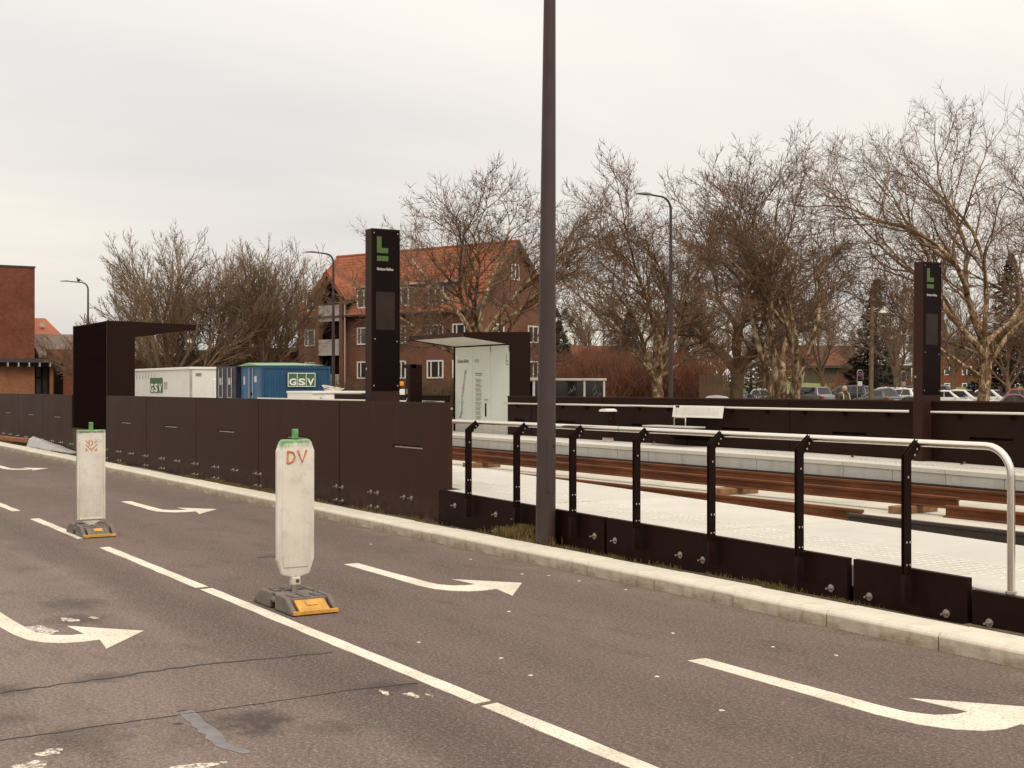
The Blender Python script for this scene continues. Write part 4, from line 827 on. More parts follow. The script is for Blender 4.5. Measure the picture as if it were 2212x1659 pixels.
# ------------------------------------------------------------------ brick apartment house
hx,hy = at(1030,90); H_ = thing('apartment_house','large red brick apartment house with an orange tiled roof behind bare trees','house',(hx,hy,0),math.radians(19.8),None,True)
L,Wd,EZ,RZ = 18.0,8.6,7.35,11.95
MB().prism([(-.0,-.5),(-.0,EZ),(Wd/2,RZ-.22),(Wd,EZ),(Wd,-.5)],'x',-L,0).build('wall', M['brick'], H_)
for s in (0,1):
    y0_,y1_ = (-.45,Wd/2) if s == 0 else (Wd+.45,Wd/2); z0_ = EZ-.42
    MB().prism([(y0_,z0_),(y1_,RZ),(y1_,RZ-.16),(y0_,z0_-.16)],'x',-L-.35,.35).build('roof', M['roofd'], H_)
# roof tiles in courses: the nearest 300 singly, the rest joined
def tile_at(i,j):
    sl = math.hypot(Wd/2+.45,RZ-EZ+.42); t0=j*.34; a=(t0)/sl; y=-.45+(Wd/2+.45)*a; z=(EZ-.42)+(RZ-EZ+.42)*a
    return (-L-.30+i*.24, y, z)
th_ = math.atan2(RZ-EZ+.42, Wd/2+.45)
tm1 = MB().add([(0,-.02,.05),(.06,-.02,.085),(.12,-.02,.05),(.18,-.02,.03),(.245,-.02,.05),(0,.37,.025),(.06,.37,.06),(.12,.37,.025),(.18,.37,.005),(.245,.37,.025),(0,-.02,.0),(.245,-.02,.0)],[(0,1,6,5),(1,2,7,6),(2,3,8,7),(3,4,9,8),(10,11,4,3,2,1,0)])
TM = tm1.mesh('roof_tile', M['tile'], fix=False); rest = MB(); R_ = Matrix.Rotation(th_,3,'X'); cnt=0
nxt = int((L+.6)/.24); nyt = 20
cells=[(i,j) for i in range(nxt) for j in range(nyt)]; cells.sort(key=lambda c:-(c[0]+c[1]*.3))
hidden=lambda i,j: -15.7 < -L-.30+i*.24 < -12.5 and j < 9
sel=[c for c in cells if not hidden(*c)]
for k,(i,j) in enumerate(sel):
    p=tile_at(i,j); dz=random.uniform(-.008,.008)
    if k < 299: inst(TM,'roof_tile',H_,(p[0],p[1],p[2]+dz),(th_,0,0))
    else: rest.add([tuple(R_@Vector(q)+Vector((p[0],p[1],p[2]+dz))) for q in tm1.v], tm1.f)
rest.build('roof_tiles', M['tile'], H_, fix=False, kind='stuff')
MB().tube([(-L-.3,Wd/2,RZ+.02),(.3,Wd/2,RZ+.02)],.12,8).build('ridge', M['tile'], H_)
MB().box(-L-.3,.3,-.55,-.43,EZ-.52,EZ-.40).build('gutter', M['roofd'], H_)
for s in (0,1):
    a=(-.45,EZ-.42) if s==0 else (Wd+.45,EZ-.42)
    MB().prism([(a[0],a[1]-.05),(Wd/2,RZ-.05),(Wd/2,RZ-.42),(a[0],a[1]-.38)],'x',.352,.40).build('barge_board', M['roofd'], H_)
for xw in (-17.3,-11.6,-8.2,-4.6,-2.2):
    for zw in (2.25,4.75): window(H_,(xw,-.003,zw),(1,0,0),(0,-1,0),1.55,1.28,3,(.22,.75))
def dormer(xw,w=1.7,zb=7.45,h=1.45):
    yb=1.9
    d=MB().box(xw,xw+w,-.02,yb,zb-.25,zb+h).build('dormer', M['roofd'], H_); MB().prism([(-.25,zb+h+.02),(-.25,zb+h+.14),(yb+.4,zb+h+.42),(yb+.4,zb+h+.30)],'x',xw-.15,xw+w+.15).build('dormer_roof', M['panelwhite'], d)
    window(H_,(xw+.12,-.025,zb-.02),(1,0,0),(0,-1,0),w-.24,h-.08,2)
for xw in (-17.2,-11.7,-4.6,-7.9): dormer(xw)
# balcony bay with its own gable
MB().box(-15.25,-12.95,-.06,-.004,-.3,9.0).build('recess_shade', M['black'], H_);  # flat black sheet stands in for the shade between the balconies
for xw in (-15.55,-12.95): MB().box(xw,xw+.30,-.55,-.061,-.3,8.6).build('bay_pier', M['brick'], H_)
for zw in (1.6,4.2,6.75): 
    MB().box(-15.24,-12.96,-.50,-.40,zw,zw+1.0).build('balcony_front', M['panelwhite'], H_); MB().box(-15.24,-12.96,-.50,-.07,zw-.2,zw-.005).build('balcony_slab', M['edge'], H_)
MB().prism([(-15.9,8.3),(-14.1,10.35),(-12.3,8.3),(-12.6,8.3),(-14.1,9.95),(-15.6,8.3)],'y',-.75,2.6).build('bay_roof', M['tile'], H_)
for s in (1,-1): MB().add([(-14.1+s*2.05,-.8,8.12),(-14.1,-.8,10.42),(-14.1,2.7,10.42),(-14.1+s*2.05,1.2,8.12),(-14.1+s*2.05,-.8,8.06),(-14.1,-.8,10.34),(-14.1,2.7,10.34),(-14.1+s*2.05,1.2,8.06)],[(0,1,2,3),(7,6,5,4),(0,1,5,4),(0,3,7,4)]).build('bay_roof_slope', M['tile'], H_)
MB().tube([(-12.4,-.5,8.0),(-12.4,-.5,-.3)],.05,6).build('downpipe', M['panelwhite'], H_)
for yw,zw,w,h in ((3.7,9.2,.9,1.15),(1.7,4.8,1.2,1.25),(5.6,4.8,1.2,1.25),(1.7,2.25,1.2,1.25),(5.6,2.25,1.2,1.25)): window(H_,(.003,yw,zw),(0,1,0),(1,0,0),w,h,2)
MB().box(-9,-8.2,Wd/2-.4,Wd/2+.4,RZ-.8,RZ+1.1).build('chimney', M['brick'], H_) if False else None
# ------------------------------------------------------------------ buildings on the left
T = thing('brick_tower','tall windowless dark red brick block at the left edge','building',(-113,19,0))
MB().box(-121,-109.5,14.5,21.9,-.3,11.12).build('wall', M['brick2'], T); MB().box(-121.05,-109.45,14.45,21.95,11.122,11.26).build('parapet_cap', M['roofd'], T)
Wg = thing('brick_pavilion','low orange brick wing with a dark flat roof and rafter ends below the brick tower','building',(-103,19,0))
MB().box(-106,-100,13.5,20.0,-.3,3.15).build('wall', M['brick3'], Wg); MB().box(-106.5,-99.3,13,21.9,3.42,3.72).build('roof_slab', M['roofd'], Wg); MB().box(-106,-99.9,13.2,21.7,3.16,3.418).build('beam', M['roofd'], Wg)
for i in range(12): MB().box(-99.7,-99.22,13.6+i*.73,13.68+i*.73,3.12,3.418).build('rafter_end', M['panelwhite'], Wg)
MB().box(-104,-100.3,20.02,21.04,-.3,3.14).build('glazed_recess', M['pane'], Wg)
for yy_ in (20.05,20.5,20.95): MB().box(-100.29,-100.2,yy_,yy_+.09,0,3.1).build('window_bar', M['black'], Wg)
MB().box(-100.29,-100.2,20.145,20.495,2.3,2.38).build('window_bar', M['black'], Wg); MB().box(-100.4,-99.9,21.05,21.5,-.3,3.15).build('brick_pier', M['brick3'], Wg)
Pn = thing('dark_column','dark grey square column beside the brick pavilion','column',(-97.8,21.2,0)); MB().box(-98.1,-97.5,20.9,21.45,0,3.35).build('shaft', M['shelter'], Pn, bevel=.02); MB().box(-97.499,-97.47,20.9,21.45,0,3.3).build('front_plate', M['black'], Pn)
G = thing('brick_annex','red brick annex with a grey tiled roof behind the ribbed shelter','building',(-112,26,0))
MB().box(-117,-110,22.5,34,-.3,4.3).build('wall', M['brick2'], G); MB().prism([(-109.4,4.2),(-113.5,6.05),(-117.6,4.2),(-117.6,4.0),(-109.4,4.0)],'y',22.2,34.3).build('roof', M['gtile'], G)
MB().box(-108.5,-106.0,22.6,24.6,-.3,4.6).build('brick_chimney_block', M['brick2'], G)
R2 = thing('red_roof_house','distant house with a plain orange tiled roof beside the brick tower','house',(-150,36,0))
MB().box(-156,-146,23,31.3,-.3,7.2).build('wall', M['brick2'], R2)
MB().add([(-145.6,22.6,7.05),(-145.6,32.1,7.05),(-150.5,31.2,9.2),(-150.5,22.6,9.2),(-156.2,22.6,7.05),(-156.2,32.1,7.05)],[(0,1,2,3),(1,5,2),(5,4,3,2),(4,0,3)]).build('roof', M['tile'], R2); MB().lathe([(.25,0),(.25,.5)],(-147.5,30.3,8.1),8).build('roof_vent', M['panelwhite'], R2)
dkx,dky = at(500,118); DK = thing('dark_flat_building','low dark flat-roofed brick building behind the left trees','building',(dkx,dky,0),math.radians(20),None,True)
MB().box(-8,8,0,6,-.3,4.6).build('wall', M['brick2'], DK); MB().box(-8.4,8.4,-.5,6.5,4.602,5.0).build('roof_slab', M['roofd'], DK)
# ------------------------------------------------------------------ buildings on the right
bx_,by_ = at(2030,172); FB = thing('brick_office','far dark red brick building with rows of windows behind the right sign tower','building',(bx_,by_,0),math.radians(62),None,True)
MB().box(0,22,0,10,-.3,7.6).build('wall', M['brick2'], FB); MB().box(-.3,22.3,-.3,10.3,7.602,7.9).build('roof_slab', M['roofd'], FB)
for i in range(9):
    for zw in (1.0,3.2,5.4): window(FB,(.6+i*2.35,-.003,zw),(1,0,0),(0,-1,0),1.3,1.15,2)
bx_,by_ = at(1690,205); LB = thing('red_villa','far low red brick house with white arched windows behind the car park','house',(bx_,by_,0),math.radians(60),None,True)
MB().box(0,12,0,8,-.3,5.0).build('wall', M['brick'], LB); MB().prism([(-.5,4.9),(4,8.2),(8.5,4.9)],'x',-.4,12.4).build('roof', M['oldtile'], LB)
for i in range(5):
    window(LB,(.8+i*2.2,-.003,1.2+.9),(1,0,0),(0,-1,0),1.2,1.1,1)
bx_,by_ = at(1760,190); PV = thing('grey_pavilion','far low grey-brown building with dark openings behind the dark estate car','building',(bx_,by_,0),math.radians(60),None,True)
MB().box(0,14,0,8,-.3,4.4).build('wall', M['ground'], PV); MB().box(-.5,14.5,-.8,8.5,4.402,4.75).build('roof_slab', M['roofd'], PV)
for i in range(4): MB().box(1+i*3.2,2.6+i*3.2,-.06,-.003,.3,3.4).build('opening', M['pane'], PV)
bx_,by_ = at(1205,130); BH = thing('beige_house','beige house gable with one dark window right of the tall lamp post','house',(bx_,by_,0),math.radians(58),None,True)
MB().box(-5,1.8,0,7,-.3,5.2).build('wall', M['panelwhite'], BH); MB().prism([(-5.4,5.2),(-1.6,6.0),(2.2,5.2)],'y',-.3,7.3).build('roof', M['gtile'], BH); window(BH,(-.3,-.003,2.6),(1,0,0),(0,-1,0),1.2,1.7,2)
bx_,by_ = at(1262,118); RH = thing('red_roof_shed','small red-roofed shed partly hidden in the brown thicket','shed',(bx_,by_,0),math.radians(58),None,True)
MB().box(-2.5,2.5,0,4,-.3,3.2).build('wall', M['brick'], RH); MB().prism([(-.3,3.15),(2,5.4),(4.3,3.15)],'x',-2.8,2.8).build('roof', M['oldtile'], RH)
# kiosk
kx,ky = at(1262,60); K = thing('glass_kiosk','white framed glass bike shelter with scratched graffiti behind the far wall','bike shelter',(kx,ky,0),math.radians(75),None,True)
MB().box(-2.6,1.05,-.1,1.4,1.95,2.05).build('roof', M['white'], K)
for xk,yk in ((-2.4,0),(-1.6,0),(0,0),(.95,0),(.95,1.3),(-2.4,1.3)): MB().box(xk-.045,xk+.045,yk-.045,yk+.045,0,1.929).build('frame_post', M['white'], K)
for a,b2 in ((-2.35,-1.65),(-1.55,-.05),(.05,.9)):
    gp = MB().box(a,b2,-.012,.012,.1,1.9).build('glass_pane', M['cglass'], K)
    for s_ in range(3):
        q0=(a+b2)/2+random.uniform(-.25,.25); z0=1.1+random.random()*.4; MB().tube([(q0,-.016,z0),(q0+.15,-.016,z0+.22),(q0+.03,-.016,z0+.05),(q0+.2,-.016,z0+.1),(q0+.1,-.016,z0+.3)],.010,4).build('scratched_tag', M['graf'], gp)
gp=MB().box(.938,.962,.05,1.25,.1,1.9).build('glass_pane', M['cglass'], K); MB().box(-2.35,.9,1.29,1.31,.1,1.9).build('glass_pane', M['cglass'], K)
for s_ in range(4):
    q0=.2+s_*.25; MB().tube([(.967,q0,1.15),(.967,q0+.1,1.5),(.967,q0+.2,1.2),(.967,q0+.15,1.7)],.012,4).build('scratched_tag', M['graf'], gp)
# slat fence
fx_,fy_ = at(1512,79); Fn = thing('slat_fence','brown vertical slat fence at the edge of the red thicket','fence',(fx_,fy_,0),math.radians(62),None,True)
sm_ = MB().box(-.045,.045,-.015,.015,0,2.35).mesh('slat', M['scrub'])
for i in range(16): inst(sm_,'slat',Fn,(i*.115,0,random.uniform(-.05,.05)))
for zz in (.4,1.9): MB().box(0,1.75,.016,.06,zz,zz+.1).build('rail', M['bark2'], Fn)
# ------------------------------------------------------------------ lawn rising behind the car park
lw = MB(); U_=[1380+40*i for i in range(30)]; D_=[134,150,170,195,230]; Z_=[.25,.8,1.6,2.35,2.7]
for d,z in zip(D_,Z_):
    for px in U_: p=at(px,d); lw.v.append((p[0],p[1],z))
n_=len(U_)
for j in range(4):
    for i in range(n_-1): lw.f.append((j*n_+i,j*n_+i+1,(j+1)*n_+i+1,(j+1)*n_+i)); lw.mi.append(0)
o = lw.build('lawn', M['lawn'], smooth=True); o['kind']='structure'
# ------------------------------------------------------------------ signs and park lamp
def noparking(label, px, d):
    x,y=at(px,d); t=thing('road_sign',label,'road sign',(x,y,0),math.radians(-31),'hooped parking signs',True)
    pts=[(0,-.22,0),(0,-.22,2.75)]+[(0,-.22*math.cos(q),2.75+.24*math.sin(q)) for q in [math.pi*i/8 for i in range(1,9)]]+[(0,.22,2.2)]
    MB().tube(pts,.03,8).build('hoop_pole', M['galv'], t, smooth=60)
    a=MB().lathe([(.19,0),(.19,.02)],(.0,0,2.65),16,'x').build('sign_disc', M['red'], t); MB().lathe([(.145,0),(.145,.006)],(.0201,0,2.65),16,'x').build('disc_field', M['signblue'], a)
    return t,MB().box(-.01,.01,-.17,.17,1.75,2.1).build('sub_plate', M['signwhite'], t)
noparking('hooped no-stopping sign with sub-plates behind the dark estate car',1858,104); noparking('hooped no-stopping sign behind the white hatchback left of the right sign tower',1952,112)
x,y=at(2099,112); t=thing('road_sign','square parking sign with a white border between the right sign tower and right plane tree','road sign',(x,y,0),math.radians(-31),None,True)
MB().tube([(0,-.3,0),(0,-.3,1.9)],.03,6).build('pole', M['galv'], t); MB().tube([(0,.3,0),(0,.3,1.9)],.03,6).build('pole', M['galv'], t); MB().box(0,.03,-.36,.36,1.25,2.02).build('board', M['signwhite'], t, bevel=.02); fb=MB().box(.0301,.034,-.29,.29,1.32,1.95).build('blue_field', M['signblue'], t); text_mb('P',.62,(.036,-.18,1.42),(0,1,0),(0,0,1),.01).build('letter', M['signwhite'], fb, fix=False)
x,y=at(1881,88); t=thing('park_lamp','white hooded lamp on a brown wooden pole above the car park','park lamp',(x,y,0),math.radians(58.8),None,True)
MB().tube([(0,0,0),(0.05,0,4),(0.1,0,8.5)],[.17,.14,.10],10).build('pole', M['bark2'], t, smooth=60); MB().tube([(.08,0,6.75),(.6,0,6.95),(.85,0,6.95)],.03,6).build('arm', M['galv'], t); MB().lathe([(.06,.42),(.12,.40),(.16,.25),(.36,.05),(.38,-.06),(.30,-.12)],(.9,0,6.65),12).build('lamp_hood', M['white'], t, smooth=60)
# ------------------------------------------------------------------ parked cars
CARM={}
def paint(name,c):
    if name not in CARM: CARM[name]=simple('car_'+name,c,.25,0,.04,2.0,0,.6); CARM[name].node_tree.nodes['Principled BSDF'].inputs['Coat Weight'].default_value=1.0; CARM[name].node_tree.nodes['Principled BSDF'].inputs['Coat Roughness'].default_value=.05
    return CARM[name]
def car(label, px, d, phi, color, kind='hatch', z0=0.0):
    d*=.86; x,y=at(px,d); t=thing('parked_car',label,'car',(x,y,z0),math.radians(58.8+phi),'cars in the car park',True)
    col=paint(*color)
    L,W,Hh = dict(hatch=(4.1,1.76,1.46),wagon=(4.7,1.84,1.50),suv=(4.5,1.86,1.66),sedan=(4.6,1.82,1.44))[kind]
    hl=L/2; hw=W/2; belt=.88 if kind!='suv' else 1.02
    # body: cross sections from tail (-x) to nose (+x)
    st=[(-hl,.42,belt-.10,.80),(-hl+.12,.30,belt,.93),(-hl+.7,.24,belt+.02,1.0),(0,.22,belt-.01,1.0),(hl-1.25,.22,belt-.05,1.0),(hl-.6,.24,belt-.14,.97),(hl-.15,.30,belt-.26,.88),(hl,.40,belt-.36,.72)]
    mb=MB(); n=8
    for (sx_,zl,zb,k) in st:
        w=hw*k; mz=(zl+zb)/2
        mb.v += [(sx_,-w*.90,zl),(sx_,-w,zl+.12),(sx_,-w,mz+.08),(sx_,-w*.94,zb),(sx_,w*.94,zb),(sx_,w,mz+.08),(sx_,w,zl+.12),(sx_,w*.90,zl)]
    for i in range(len(st)-1):
        for j in range(n): mb.f.append((i*n+j,i*n+(j+1)%n,(i+1)*n+(j+1)%n,(i+1)*n+j)); mb.mi.append(0)
    mb.f += [tuple(range(n)),tuple((len(st)-1)*n+j for j in range(n))]; mb.mi += [0,0]
    mb.build('body', col, t, bevel=.03, smooth=50)
    rb=dict(hatch=-hl+.35,wagon=-hl+.30,suv=-hl+.35,sedan=-hl+1.15)[kind]; rt=dict(hatch=-hl+.75,wagon=-hl+.55,suv=-hl+.6,sedan=-hl+1.75)[kind]
    fb_=hl-1.25; ft=hl-2.05; zb=belt-.04; zt=Hh; wb=hw*.93; wt=hw*.74; mid=(rt+ft)/2
    cab=MB(); cab.v=[(rb,-wb,zb),(fb_,-wb,zb),(fb_,wb,zb),(rb,wb,zb),(rt,-wt,zt-.05),(mid,-wt,zt),(ft,-wt,zt-.06),(ft,wt,zt-.06),(mid,wt,zt),(rt,wt,zt-.05)]
    cab.f=[(0,1,6,5,4),(3,9,8,7,2),(1,2,7,6),(0,4,9,3),(4,5,8,9),(5,6,7,8)]; cab.mi=[0]*6; cab.build('roof', col, t, bevel=.05, smooth=45)
    def lerp(a,b2,q): return tuple(a[i]+(b2[i]-a[i])*q for i in range(3))
    def panel(nm,a,b2,c_,d_,q0,q1,r0,r1,off,m,thick=.01):
        P=lambda u_,v_: lerp(lerp(a,b2,u_),lerp(d_,c_,u_),v_)
        q=[Vector(P(q0,r0)),Vector(P(q1,r0)),Vector(P(q1,r1)),Vector(P(q0,r1))]; o_=Vector(off); q2=[k+o_ for k in q]
        return MB().add([tuple(k) for k in q]+[tuple(k) for k in q2],[(0,1,2,3),(7,6,5,4),(0,1,5,4),(1,2,6,5),(2,3,7,6),(3,0,4,7)]).build(nm,m,t)
    v=cab.v
    panel('windscreen',v[1],v[2],v[7],v[6],.06,.94,.10,.92,(.012,0,.012),M['cglass']); panel('rear_window',v[3],v[0],v[4],v[9],.10,.90,.18,.90,(-.014,0,.008),M['cglass'])
    for s in (0,1):
        A_,B_,C_,D__=(v[0],v[1],v[6],v[4]) if s==0 else (v[3],v[2],v[7],v[9]); oy=-.014 if s==0 else .014
        panel('side_window',A_,B_,C_,D__,.10,.46,.16,.86,(0,oy,.004),M['cglass']); panel('side_window',A_,B_,C_,D__,.50,.86,.16,.86,(0,oy,.004),M['cglass'])
    for sx_ in (-hl+.80,hl-.85):
        for sy in (-1,1):
            w_=MB().lathe([(.22,-.10),(.31,-.09),(.32,0),(.31,.09),(.22,.10)],(sx_,sy*(hw-.09),.32),16,'y').build('wheel', M['tyre'], t, smooth=40); MB().lathe([(.20,-.108),(.20,.108)],(sx_,sy*(hw-.09),.32),12,'y').build('rim', M['galv'], w_)
    for sy in (-1,1):
        MB().box(-hl-.012,-hl+.20,*sorted((sy*hw*.60,sy*hw*.93)),belt-.26,belt-.08).build('tail_light', M['red'], t, bevel=.02); MB().box(hl-.24,hl-.02,*sorted((sy*hw*.52,sy*hw*.86)),belt-.42,belt-.28).build('headlight', M['headl'], t, bevel=.02)
        MB().ball((ft+.55,sy*(hw+.04),belt+.05),(.07,.10,.07),8,5).build('side_mirror', col, t)
    MB().box(-hl-.02,-hl+.1,-hw*.86,hw*.86,.30,.44).build('rear_bumper', M['tyre'], t, bevel=.02); MB().box(-hl-.016,-hl+.02,-.26,.26,.55,.67).build('number_plate', M['signwhite'], t); MB().box(hl-.08,hl+.01,-.5,.5,.34,.46).build('grille', M['tyre'], t, bevel=.02)
    return t
WH=('white',(.70,.69,.66)); SI=('silver',(.42,.41,.40)); DG=('dark_grey',(.060,.058,.062)); BK=('black',(.016,.014,.015)); RD=('red',(.30,.018,.016)); DR=('maroon',(.13,.018,.016)); GR=('grey',(.16,.155,.16))
car('silver saloon car, only its low roof showing above the far wall',1556,64,-8,SI,'sedan',-.12)
car('dark grey hatchback facing right behind the silver saloon roof',1597,112,-48,DG,'hatch',.05)
car('white car with dark windows half hidden behind the multi-stemmed plane tree',1668,116,-46,WH,'hatch',.08)
car('grey car with a pale shining roof just right of the multi-stemmed plane tree',1738,112,128,GR,'suv',.05)
car('large dark estate car behind the walking person',1826,124,146,BK,'wagon',.30)
car('dark hatchback between the wooden lamp pole and the dark estate car',1893,116,118,DG,'hatch',.05)
car('white hatchback with dark rear window just right of the wooden lamp pole',1914,121,116,WH,'suv',.0)
car('white hatchback with red tail lights left of the right sign tower',1946,117,128,WH,'hatch',.12)
car('dark red car behind the white hatchback left of the right sign tower',1960,131,140,DR,'suv',.12)
car('dark low car at the foot of the right sign tower, on its left side',1975,98,120,DG,'sedan',-.35)
car('dark windowed grey van-like car just right of the right sign tower',2046,128,-38,GR,'suv',.18)
car('white saloon in front of the grey car right of the right sign tower',2052,112,-40,WH,'sedan',.0)
car('white hatchback facing right, left of the right plane tree trunk',2092,114,-42,WH,'hatch',.02)
car('white car with a dark bonnet just right of the right plane tree trunk',2152,116,-44,WH,'hatch',.02)
car('red car with a pale windscreen, farthest right in the back row',2178,124,-40,RD,'suv',.10)
car('dark low car with a red roof edge at the right edge of the photo',2196,100,-20,DR,'sedan',-.22)
car('red car cut off by the right edge behind the dark low car',2225,116,-35,RD,'hatch',.10)
# ------------------------------------------------------------------ the walking person
px_,py_=at(1824,49); P_=thing('person','person in tan beanie, dark jacket and pale backpack straps behind the far wall','person',(px_,py_,0),math.radians(-31+22),None,True)
def skin(name,verts,edges,rads,m,root=0,sub=2,parent=P_):
    me=bpy.data.meshes.new(name); me.from_pydata(verts,edges,[]); me.materials.append(M[m]); o=bpy.data.objects.new(name,me); COL.objects.link(o); o.parent=parent
    md=o.modifiers.new('skin','SKIN'); md.use_smooth_shade=True
    for i,r in enumerate(rads):
        d=me.skin_vertices[0].data[i]; d.radius=(r,r) if not isinstance(r,tuple) else r; d.use_root=(i==root)
    s=o.modifiers.new('sub','SUBSURF'); s.levels=sub; s.render_levels=sub; return o
V=[(0,0,.92),(0,0,1.08),(0,0,1.25),(0,0,1.36),(0,0,1.44),(.01,0,1.50),
   (0,-.09,.88),(.08,-.10,.48),(-.06,-.10,.09),(.07,-.10,.05),(0,.09,.88),(-.04,.10,.48),(-.30,.10,.13),(-.20,.10,.06),
   (0,-.19,1.34),(-.05,-.24,1.08),(.08,-.23,.86),(0,.19,1.34),(.02,.24,1.08),(.16,.22,.88)]
E_=[(0,1),(1,2),(2,3),(3,4),(4,5),(0,6),(6,7),(7,8),(8,9),(0,10),(10,11),(11,12),(12,13),(3,14),(14,15),(15,16),(3,17),(17,18),(18,19)]
RR=[(.14,.16),(.13,.15),(.14,.18),(.13,.17),.075,.062,.095,.065,.045,.04,.095,.065,.045,.04,.075,.055,.04,.075,.055,.04]
skin('body',V,E_,RR,'jacket')
hd=MB().ball((.02,0,1.545),(.098,.078,.115),14,10); hd.ball((.115,0,1.535),(.02,.016,.022),8,6)
hdo=hd.build('head', M['skin'], P_, smooth=True)
for s in (-1,1):
    MB().ball((.105,s*.032,1.558),(.012,.014,.009),8,6).build('eye', M['tyre'], hdo); MB().ball((.02,s*.079,1.54),(.024,.012,.032),8,6).build('ear', M['skin'], hdo)
MB().box(.105,.118,-.022,.022,1.487,1.494).build('mouth', M['red'], hdo)
MB().ball((.045,0,1.482),(.082,.074,.062),12,8).build('beard', M['beard'], P_, smooth=True)
bn=MB().lathe([(.104,.0),(.108,.03),(.102,.035),(.096,.07),(.066,.105),(.02,.122)],(.012,0,1.572),14).build('beanie', M['beanie'], P_, smooth=50); bn.scale=(1,.86,1)
MB().lathe([(.12,0),(.13,.03),(.10,.07),(.085,.085)],(.0,0,1.40),14).build('collar', M['beard'], P_, smooth=True)
for s in (-1,1): MB().tube([(-.12,s*.12,1.42),(.02,s*.12,1.455),(.12,s*.13,1.38),(.15,s*.14,1.20),(.10,s*.17,1.08)],.024,6).build('backpack_strap', M['strap'], P_, smooth=True)
bp=thing('backpack','dark backpack with pale straps on the back of the walking person','backpack',(px_,py_,0),math.radians(-31+22),None,True); MB().box(-.36,-.16,-.15,.15,1.02,1.42).build('bag_body', M['jacket'], bp, bevel=.05)
for hx_,hy_,hz_ in ((.09,-.23,.81),(.17,.22,.83)):
    vs=[(hx_,hy_,hz_+.06),(hx_+.005,hy_,hz_)]; es=[(0,1)]; rs=[.030,.036]
    for k in range(4):
        a=(k-1.5)*.018; b0=len(vs); ln=(.030,.036,.034,.026)[k]
        vs += [(hx_+a+.006,hy_,hz_-.035),(hx_+a+.010,hy_+.004,hz_-.035-ln),(hx_+a+.006,hy_+.016,hz_-.04-1.7*ln)]; es += [(1,b0),(b0,b0+1),(b0+1,b0+2)]; rs += [.0095,.009,.008]
    b0=len(vs); vs += [(hx_+.040,hy_+.01,hz_+.005),(hx_+.048,hy_+.02,hz_-.03)]; es += [(1,b0),(b0,b0+1)]; rs += [.011,.009]
    skin('hand',vs,es,rs,'skin',0,1)
